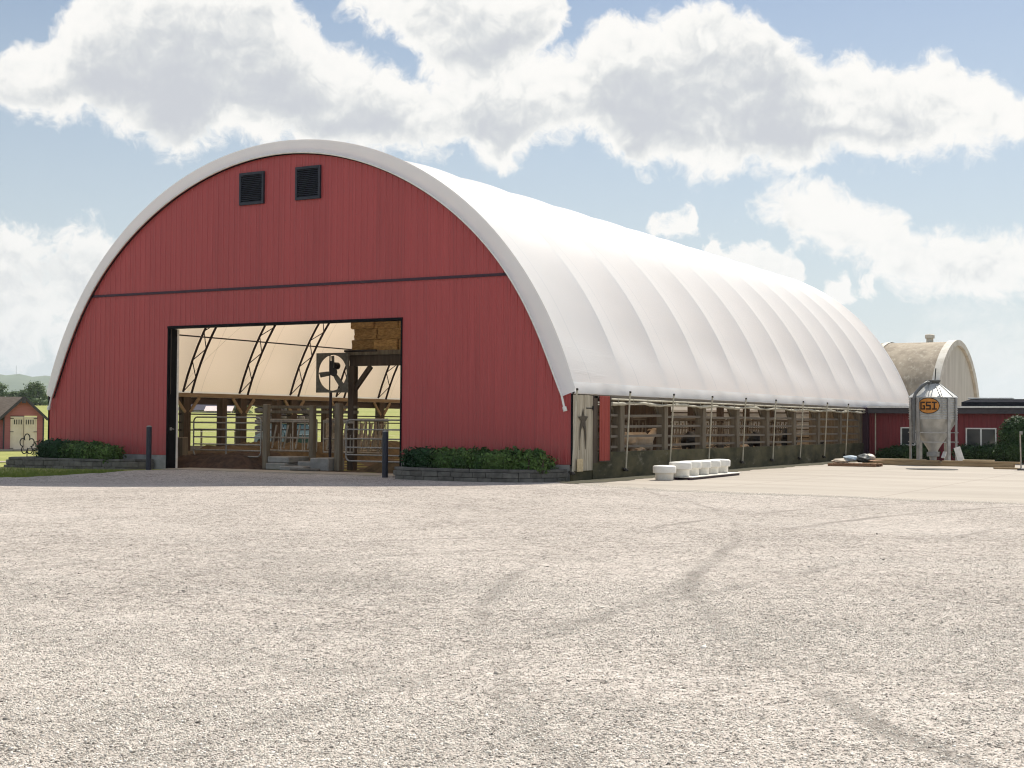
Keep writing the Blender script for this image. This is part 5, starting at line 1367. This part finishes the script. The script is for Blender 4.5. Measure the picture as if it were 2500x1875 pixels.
b = MB(); vp = at(2270, 838, y=AYC); b.lathe([(0.2, 0.0), (0.2, 0.3), (0.27, 0.31), (0.27, 0.50), (0.23, 0.54), (0.05, 0.57)], (vp.x, AYC, 6.38), 20); b.build('roof_vent', M['archrim'], ab, True)

# shrubs at the annex, conifer and pole at the right edge
def shrub(label, blobs, n, size, seed, mat='shrub'):
    c = blobs[0][0]; t = thing('shrub', label, 'shrub', (c[0], c[1], 0), 'shrubs along the annex wall')
    leaves('foliage', M[mat], t, blobs, n, size, seed, 1.7, 0.3, 0.8)
    b = MB(); b.tube([(c[0], c[1], 0.0), (c[0], c[1], c[2])], 0.03, 6); b.build('stem', M['bark'], t)
shrub('low dark shrub under the left annex window', [((2.0, 29.7, 0.38), (0.75, 0.5, 0.36), 'ell'), ((3.0, 29.7, 0.42), (0.7, 0.5, 0.38), 'ell'), ((1.3, 29.8, 0.28), (0.5, 0.4, 0.27), 'ell')], 4200, 0.06, 21)
shrub('dark leafy shrub under the right annex window', [((5.0, 29.6, 0.40), (0.7, 0.55, 0.40), 'ell'), ((5.9, 29.6, 0.42), (0.7, 0.55, 0.42), 'ell'), ((6.6, 29.5, 0.36), (0.55, 0.5, 0.36), 'ell')], 4600, 0.06, 22)
t = thing('conifer', 'dense rounded evergreen with yellowish tip at the right edge', 'tree', (7.0, 28.0, 0))
leaves('crown', M['conifer'], t, [((7.2, 28.0, 0.62), (0.80, 0.75, 0.66), 'ell'), ((7.25, 28.0, 1.22), (0.72, 0.65, 0.62), 'ell'), ((7.3, 28.0, 1.62), (0.55, 0.5, 0.42), 'ell'), ((7.35, 28.0, 1.88), (0.30, 0.3, 0.22), 'ell'), ((8.0, 28.2, 0.8), (0.5, 0.6, 0.85), 'ell')], 9000, 0.055, 31, 2.0, 0.4, 0.84)
b = MB(); b.tube([(7.0, 28.0, 0.0), (7.0, 28.0, 1.2)], [0.09, 0.05], 8); b.build('trunk', M['bark'], t)
p0 = at(2493, 1148, z=0.012); p1 = at(2490.5, 1057, y=p0.y)
t = thing('hydrant_pole', 'thin pale pipe pole on a dark foot at the right edge', 'pole', tuple(p0))
b = MB(); b.tube([(p0.x, p0.y, 0.0), (p1.x, p1.y, p1.z-0.05)], 0.026, 8); b.build('pipe', M['galv_dark'], t, True)
b = MB(); b.bbox((p0.x-0.05, p0.y-0.05, p1.z-0.06), (p0.x+0.05, p0.y+0.05, p1.z+0.06)); b.build('pole_head', M['galv'], t)
b = MB(); b.lathe([(0.3, 0.0), (0.28, 0.05), (0.05, 0.09)], (p0.x+0.15, p0.y, 0.013), 20); b.build('foot', M['iron'], t)

# ================================================================== BEYOND THE BARN, LEFT
# garden shed
sd0 = at(8, 1101, z=0.0); sd1 = at(105, 1101, z=0.0)
fd = (sd1-sd0); wid = fd.length; fd.normalize(); fn = Vector((fd.y, -fd.x, 0))         # fn towards the camera
O = (sd0+sd1)/2
def S(a, d, z): return O+fd*a-fn*d+Vector((0, 0, z))
sh = thing('garden_shed', 'small red garden shed with brown roof left of the barn', 'shed', tuple(O))
hw = wid/2; EH, RH = 1.72, 2.72
b = MB()
def quad(b, *p): b.add(list(p), [tuple(range(len(p)))])
dw, dh = 0.64, 1.80
quad(b, S(-hw, 0, 0), S(-dw, 0, 0), S(-dw, 0, EH), S(-hw, 0, EH)); quad(b, S(dw, 0, 0), S(hw, 0, 0), S(hw, 0, EH), S(dw, 0, EH))
quad(b, S(-hw, 0, EH), S(-dw, 0, EH), S(-dw, 0, dh), S(dw, 0, dh), S(dw, 0, EH), S(hw, 0, EH), S(0, 0, RH))
quad(b, S(hw, 0, 0), S(hw, 3.0, 0), S(hw, 3.0, EH), S(hw, 0, EH))
quad(b, S(-hw, 0, 0), S(-hw, 0.5, 0), S(-hw, 0.5, EH), S(-hw, 0, EH))
quad(b, S(-hw, 0.5, 0), S(-hw-3.6, 0.5, 0), S(-hw-3.6, 0.5, EH), S(-hw, 0.5, EH))
quad(b, S(-hw-3.6, 0.5, 0), S(-hw-3.6, 3.0, 0), S(-hw-3.6, 3.0, EH), S(-hw-3.6, 1.75, RH), S(-hw-3.6, 0.5, EH))
quad(b, S(-hw-3.6, 3.0, 0), S(hw, 3.0, 0), S(hw, 3.0, EH), S(-hw-3.6, 3.0, EH))
for i in range(14):                                # clapboards
    z = 0.05+i*0.125
    for a_, c_ in ((-hw, -dw-0.03), (dw+0.03, hw)):
        p, q = S(a_, -0.012, z), S(c_, -0.012, z); b.bar(p, q, 0.018, 0.02)
b.build('wall', M['shedred'], sh, recalc=False)
b = MB(); ov = 0.22; tk = Vector((0, 0, 0.07))
def slab(b, p): b.prism(p, (0, 0, 0.07))
slab(b, [S(-0.0, -0.25, RH), S(hw+ov, -0.25, EH-0.14), S(hw+ov, 3.2, EH-0.14), S(0, 3.2, RH)])
slab(b, [S(0, -0.25, RH), S(0, 1.75, RH), S(-hw-ov, 0.45, EH-0.14), S(-hw-ov, -0.25, EH-0.14)])
slab(b, [S(0, 1.75, RH), S(-hw-3.8, 1.75, RH), S(-hw-3.8, 0.25, EH-0.14), S(-hw, 0.25, EH-0.14)])
slab(b, [S(0, 1.75, RH), S(0, 3.2, EH-0.14), S(-hw-3.8, 3.2, EH-0.14), S(-hw-3.8, 1.75, RH)])
b.build('roof', M['shingle'], sh)
b = MB(); b.bar(S(0, -0.27, RH+0.02), S(hw+ov, -0.27, EH-0.12), 0.03, 0.13); b.bar(S(0, -0.27, RH+0.02), S(-hw-ov, -0.27, EH-0.12), 0.03, 0.13); b.bar(S(0, -0.30, RH-0.28), S(0, -0.30, RH+0.02), 0.2, 0.1); b.bar(S(-hw-3.8, 0.23, EH-0.11), S(-hw-0.2, 0.23, EH-0.11), 0.03, 0.11); b.box
b.bar(S(hw, -0.02, 0), S(hw, -0.02, EH), 0.06, 0.05); b.bar(S(-hw, -0.02, 0), S(-hw, -0.02, EH), 0.06, 0.05); b.build('trim', M['fasciadark'], sh)
for s_ in (-1, 1):
    b = MB(); a0_, a1_ = (0.01, dw) if s_ > 0 else (-dw, -0.01)
    b.prism([S(a0_, 0.0, 0.05), S(a1_, 0.0, 0.05), S(a1_, 0.0, dh-0.04), S(a0_, 0.0, dh-0.04)], fn*0.04)
    for z in (0.08, 0.98, dh-0.10, 1.28): b.bar(S(a0_+0.02, -0.05, z), S(a1_-0.02, -0.05, z), 0.02, 0.06)
    for a_ in (a0_+0.04, a1_-0.04): b.bar(S(a_, -0.05, 0.06), S(a_, -0.05, dh-0.06), 0.02, 0.06)
    dr = b.build('door', M['sheddoor'], sh)
    b = MB()
    for k in range(4):
        a_ = s_*(0.12+0.11*k); b.bar(S(a_, -0.052, 1.36), S(a_, -0.052, 1.60), 0.055, 0.012)
    b.build('window', M['black'], dr)
    b = MB()
    for z in (0.14, 0.98, dh-0.14): b.bar(S(s_*(dw-0.16), -0.075, z), S(s_*(dw+0.02), -0.075, z), 0.012, 0.035)
    b.build('hinge', M['iron'], dr)
b = MB(); b.bar(S(-hw-3.7, -0.2, 0.03), S(hw+0.3, -0.2, 0.03), 0.8, 0.12); setp(b.build('shed_pad', M['slab']), kind='structure')
b = MB(); pa = at(-30, 1135, z=-0.02); pb = at(80, 1127, z=0.0)
b.bar((pa.x-3, pa.y-4.0, 0.0), (pb.x, pb.y, 0.0), 1.1, 0.05); setp(b.build('garden_path', M['slab']), kind='structure')

# trees on the field edge
def tree(label, x, y, h, w, seed, n=1500, leaf=0.5):
    z0 = g(x, y); t = thing('broadleaf_tree', label, 'tree', (x, y, z0), 'trees along the far field edge')
    rg = random.Random(seed); blobs = []
    for i in range(11):
        a = rg.uniform(0, 6.28); rr = rg.uniform(0, 0.62)*w/2; zz = rg.uniform(0.14, 0.86)*h
        k = 1-0.45*abs(zz/h-0.5)*2; blobs.append(((x+rr*math.cos(a)*k, y+rr*math.sin(a)*k, z0+zz), (w*rg.uniform(0.14, 0.24), w*rg.uniform(0.14, 0.24), h*rg.uniform(0.10, 0.16)), 'ell'))
    blobs.append(((x, y, z0+h*0.46), (w*0.33, w*0.33, h*0.36), 'ell')); blobs.append(((x+w*0.1, y, z0+h*0.16), (w*0.42, w*0.4, h*0.17), 'ell'))
    leaves('crown', M['tree'], t, blobs, n, leaf, seed, 1.4, 0.4, 0.62)
    b = MB(); b.tube([(x, y, z0-0.3), (x, y, z0+h*0.3), (x+0.1, y, z0+h*0.7)], [w*0.04, w*0.03, w*0.012], 8)
    for i in range(5):
        c_ = blobs[i][0]; b.tube([(x, y, z0+h*(0.2+0.06*i)), ((x+c_[0])/2, (y+c_[1])/2, (z0+h*0.3+c_[2])/2), c_], [w*0.018, w*0.012, w*0.005], 6)
    b.build('trunk', M['bark'], t)
def far(px, dist):
    d = ray(px, 1000); d = d/math.hypot(d[0], d[1]); return CAM[0]+d[0]*dist, CAM[1]+d[1]*dist
for lb, px, dist, h, w, sd in [('tallest round tree on the field edge above the shed', 78, 430, 9.0, 7.4, 1), ('broad tree joined to the tallest, nearer the barn', 97, 432, 6.6, 6.6, 2), ('low tree touching the white barn edge', 118, 440, 4.6, 6.0, 3), ('low bushy tree left of the tallest tree', 55, 436, 5.0, 6.0, 4), ('small bush-like tree above the shed roof', 30, 445, 4.6, 7.0, 5), ('small tree at the left picture edge', -6, 450, 7.5, 9.0, 6)]:
    x, y = far(px, dist); tree(lb, x, y, h, w, sd, 1500, 0.34)
x, y = far(38, 5700); b = MB(); hz_ = 2.3*ridge(math.atan2(x+10, y-15)); b.tube([(x, y, hz_-8), (x, y, hz_+36)], [0.9, 0.6], 6); b.bar((x-4, y, hz_+30), (x+4, y, hz_+30), 0.5); setp(b.build('utility_pole', M['bark']), 'tall thin pole on the hazy ridge at the far left', 'pole')

# vehicle parked beyond the left side of the barn
def suv(label, px, py, x):
    p = at(px, py, x=x); t = thing('parked_suv', label, 'car', (0, 0, 0))
    b = MB(); L2_, W2 = 2.25, 0.92
    prof = [(-2.25, 0.42), (-2.28, 0.85), (-2.05, 1.02), (-1.05, 1.10), (-0.55, 1.66), (0.2, 1.74), (1.75, 1.70), (2.12, 1.12), (2.25, 0.98), (2.25, 0.45)]
    bm = bmesh.new(); lft = [bm.verts.new((x_, -W2*(0.86 if z_ > 1.3 else 1), z_)) for x_, z_ in prof]; rgt = [bm.verts.new((x_, W2*(0.86 if z_ > 1.3 else 1), z_)) for x_, z_ in prof]
    bm.faces.new(lft); bm.faces.new(rgt[::-1])
    for i in range(len(prof)): bm.faces.new((lft[i], rgt[i], rgt[(i+1) % len(prof)], lft[(i+1) % len(prof)]))
    bmesh.ops.bevel(bm, geom=bm.edges[:], offset=0.05, segments=2, affect='EDGES'); b.bm(bm)
    b.build('body', M['teal'], t, True)
    b = MB(); b.bbox((-0.45, -0.76, 1.735), (1.75, 0.76, 1.775), 0.01); b.build('roof', M['white'], t)
    for s_ in (-1, 1):
        b = MB(); b.prism([(-0.75, s_*0.925*0.96, 1.14), (1.85, s_*0.925*0.96, 1.14), (1.68, s_*0.80, 1.62), (-0.42, s_*0.80, 1.62)], (0, s_*0.012, 0)); b.build('side_window', M['glass'], t)
        for wx in (-1.4, 1.4):
            b = MB(); b.tube([(wx, s_*0.70, 0.36), (wx, s_*0.94, 0.36)], 0.36, 24); wh = b.build('wheel', M['tyre'], t, True)
            b = MB(); b.tube([(wx, s_*0.935, 0.36), (wx, s_*0.955, 0.36)], 0.2, 20); b.build('rim', M['galv'], wh, True)
        b = MB(); b.bbox((-2.31, s_*0.75-0.14, 0.74), (-2.24, s_*0.75+0.14, 0.90)); b.build('headlight', M['white'], t)
    b = MB(); b.prism([(-1.06, -0.74, 1.15), (-1.06, 0.74, 1.15), (-0.60, 0.70, 1.63), (-0.60, -0.70, 1.63)], (-0.03, 0, 0.02)); b.build('windscreen', M['glass'], t)
    b = MB(); b.bbox((-2.35, -0.9, 0.45), (-2.22, 0.9, 0.62)); b.build('bumper', M['galv_dark'], t)
    t.location = (x, p.y, g(x, p.y)); t.rotation_euler = (0, 0, rad(-28)); t.scale = (0.95, 0.95, 0.86)
suv('teal car with pale roof parked outside the far side of the barn', 692, 1090, -31.0)
# stone wall behind the car
p = at(690, 1030, x=-36.0); t = thing('stone_wall', 'rough brown field-stone wall beyond the barn side openings', 'wall', (-36, p.y, 0))
b = MB(); rg = random.Random(4)
for row in range(8):
    yy = p.y-2.3
    while yy < p.y+2.3:
        ln = rg.uniform(0.35, 0.75); hh = 0.36
        bm = bmesh.new(); bmesh.ops.create_icosphere(bm, subdivisions=2, radius=1)
        for v in bm.verts:
            w_ = v.co; e = (abs(w_.x)**4+abs(w_.y)**4+abs(w_.z)**4)**0.25; v.co = Vector((w_.x/e*0.35, w_.y/e*ln/2, w_.z/e*hh/2*rg.uniform(0.93, 1.04)))
        b.bm(bm, Matrix.Translation((-36+rg.uniform(-0.06, 0.06), yy+ln/2, 0.15+row*0.345+rg.uniform(-0.03, 0.03)))); yy += ln
b.build('stones', M['stone'], t)
# farm sheds in the field
def fshed(label, px, dist, L, Wd, eh, rh, mat, rz, z=None):
    x, y = far(px, dist); z0 = g(x, y) if z is None else z
    t = thing('farm_shed', label, 'shed', (0, 0, 0), 'sheds in the far field')
    b = MB(); b.box((-L/2, -Wd/2, 0), (L/2, Wd/2, eh)); b.prism([(-L/2, -Wd/2, eh), (-L/2, Wd/2, eh), (-L/2, 0, rh)], (L, 0, 0)); b.build('wall', M['archwall'], t)
    b = MB(); 
    for s_ in (-1, 1): b.prism([(-L/2-0.4, 0, rh+0.05), (L/2+0.4, 0, rh+0.05), (L/2+0.4, s_*(Wd/2+0.5), eh-0.1), (-L/2-0.4, s_*(Wd/2+0.5), eh-0.1)], (0, 0, 0.12))
    b.build('roof', M[mat], t)
    b = MB()
    for k in range(3): b.box((-L/2+L*(k+0.5)/3-0.8, -Wd/2-0.03, 0.2), (-L/2+L*(k+0.5)/3+0.8, -Wd/2-0.001, eh*0.8))
    b.build('door', M['fasciadark'], t)
    t.location = (x, y, z0); t.rotation_euler = (0, 0, rz)
fshed('long grey-roofed farm shed far out in the field', 520, 309, 13.5, 6, 0.5, 1.9, 'tin_grey', YAW+0.05)
fshed('pale pink-roofed farm shed in front of the grey shed', 537, 300, 5.2, 4, 0.45, 1.35, 'tin_pale', YAW+0.05)
x, y = far(590, 300); tree('pale tree right of the pink-roofed shed', x, y, 2.2, 4.6, 41, 900, 0.3)
# post and wire fence in the near field
for i in range(12):
    y = 14.0+i*2.6; x = -31.0; z0 = g(x, y)
    b = MB(); b.tube([(x, y, z0-0.2), (x, y, z0+1.15)], 0.055, 7)
    setp(b.build('fence_post', M['post']), 'grey wooden post of the wire fence beyond the barn', 'fence post', 'posts of the field fence')
t = thing('wire_fence', 'thin wire strands between the field fence posts', 'fence', (-31, 20, 0))
for z in (0.45, 0.75, 1.05):
    b = MB(); b.tube([(-30.94, 14, z), (-30.94, 43, z)], 0.01, 5); b.build('wire', M['galv_dark'], t)

# ================================================================== LOOSE GROUND COVER
# loose crushed stone over the near yard: one object, tens of thousands of little rocks
rng = np.random.default_rng(12)
def stones():
    import itertools
    base = np.array([(1, 0, 0), (-1, 0, 0), (0, 1, 0), (0, -1, 0), (0, 0, 1), (0, 0, -1)], float)
    tri = np.array([(4, 0, 2), (4, 2, 1), (4, 1, 3), (4, 3, 0), (5, 2, 0), (5, 1, 2), (5, 3, 1), (5, 0, 3)])
    fwd = np.array([f_[0], f_[1]])/math.hypot(f_[0], f_[1]); rt = np.array([fwd[1], -fwd[0]])
    out_p = []; out_s = []
    for d0, d1, n, s0, s1 in ((4.8, 8.0, 95000, 0.0045, 0.0105), (8.0, 11, 75000, 0.0045, 0.0105), (11, 14, 52000, 0.0045, 0.0105), (14, 17, 28000, 0.0045, 0.0105), (17, 21, 12000, 0.0045, 0.0105)):
        d = np.sqrt(rng.uniform(d0**2, d1**2, n)); a = rng.uniform(-0.47, 0.47, n)*1.0
        x = CAM[0]+fwd[0]*d+rt[0]*a*d; y = CAM[1]+fwd[1]*d+rt[1]*a*d
        out_p.append(np.stack([x, y], 1)); out_s.append(rng.uniform(s0, s1, n)*rng.choice([0.7, 0.9, 1.0, 1.0, 1.0, 1.15, 1.5], n)*np.where(rng.uniform(0, 1, n) < 0.004, 2.2, 1.0))
    m_ = 9000; xe = rng.uniform(0.8, 16, m_); yq = ye(xe)+np.abs(rng.normal(0, 0.45, m_))-0.1
    n_near = sum(len(q_) for q_ in out_p)
    out_p.append(np.stack([xe, yq], 1)); out_s.append(rng.uniform(0.005, 0.016, m_))
    P_ = np.concatenate(out_p); s = np.concatenate(out_s)
    # drifts: fewer stones on the packed wheel lines
    dens = 0.5+0.5*np.sin(P_[:, 0]*0.55+P_[:, 1]*1.1+1.5*np.sin(P_[:, 0]*0.21))
    keep = rng.uniform(0, 1, len(P_)) < 0.45+0.55*dens
    P_, s = P_[keep], s[keep]; n = len(s)
    q = rng.normal(size=(n, 4)); q /= np.linalg.norm(q, axis=1)[:, None]; w, x, y, z = q.T
    Rm = np.stack([1-2*(y*y+z*z), 2*(x*y-z*w), 2*(x*z+y*w), 2*(x*y+z*w), 1-2*(x*x+z*z), 2*(y*z-x*w), 2*(x*z-y*w), 2*(y*z+x*w), 1-2*(x*x+y*y)], -1).reshape(n, 3, 3)
    nb = len(base)
    sh = base[None]*(1+rng.uniform(-0.35, 0.35, (n, nb, 1)))*np.stack([np.ones(n), rng.uniform(0.6, 1, n), rng.uniform(0.45, 0.8, n)], 1)[:, None, :]
    V = np.einsum('nij,nkj->nki', Rm, sh)*s[:, None, None]
    V[:, :, 2] *= 0.7
    V[:, :, 0] += P_[:, None, 0]; V[:, :, 1] += P_[:, None, 1]; V[:, :, 2] += (gz(P_[:, 0], P_[:, 1])+0.014+s*0.05-np.where(P_[:, 1] > ye(P_[:, 0]), 0.004, 0.0))[:, None]
    F = (tri[None]+(np.arange(n)*nb)[:, None, None]).reshape(-1)
    return V.reshape(-1, 3), F
def stone_mat():
    m = bpy.data.materials.new('loose_stone'); m.use_nodes = True
    N = NT(m.node_tree); b = N.n['Principled BSDF']; gm = N.node('ShaderNodeNewGeometry')
    c = N.ramp(gm.outputs['Random Per Island'], [(0.0, (0.12, 0.105, 0.09)), (0.07, (0.36, 0.325, 0.28)), (0.35, (0.56, 0.51, 0.44)), (0.8, (0.67, 0.62, 0.545)), (1.0, (0.78, 0.73, 0.655))])
    N.link(c, b.inputs['Base Color']); b.inputs['Roughness'].default_value = 0.9; b.inputs['Specular IOR Level'].default_value = 0.15
    return m
V, F = stones()
setp(np_mesh('gravel', V, F, 3, stone_mat()), kind='stuff')
# grass blades where the lawn meets the gravel and the planter
def blades():
    n = 26000
    x = rng.uniform(-30, -15.1, n); yl = ye(x); y = yl+np.abs(rng.normal(0, 1.1, n)) - 0.05
    ok = (y < -1.85) | (x < -21.05); x, y = x[ok], y[ok]; n = len(x)
    h = rng.uniform(0.03, 0.10, n); a = rng.uniform(0, 6.28, n); w = rng.uniform(0.004, 0.009, n); z = gz(x, y)
    l = rng.normal(0, 0.03, (n, 2))
    V = np.stack([np.stack([x-w*np.cos(a), y-w*np.sin(a), z-0.01], 1), np.stack([x+w*np.cos(a), y+w*np.sin(a), z-0.01], 1), np.stack([x+l[:, 0], y+l[:, 1], z+h], 1)], 1).reshape(-1, 3)
    return V, np.arange(3*n)
V, F = blades()
setp(np_mesh('grass', V, F, 3, M['grass']), kind='stuff')

# haze: the pale summer air that fades the ridge
hm = bpy.data.materials.new('haze'); hm.use_nodes = True
N = NT(hm.node_tree); N.n.clear(); o_ = N.node('ShaderNodeOutputMaterial'); pv = N.node('ShaderNodeVolumePrincipled')
pv.inputs['Color'].default_value = (0.86, 0.93, 0.98, 1); pv.inputs['Density'].default_value = 0.000092; pv.inputs['Anisotropy'].default_value = 0.2
N.link(pv.outputs[0], o_.inputs['Volume'])
HZ = setp(MB().box((-9500, -9500, -120), (9500, 9500, 300)).build('haze', hm), kind='stuff')
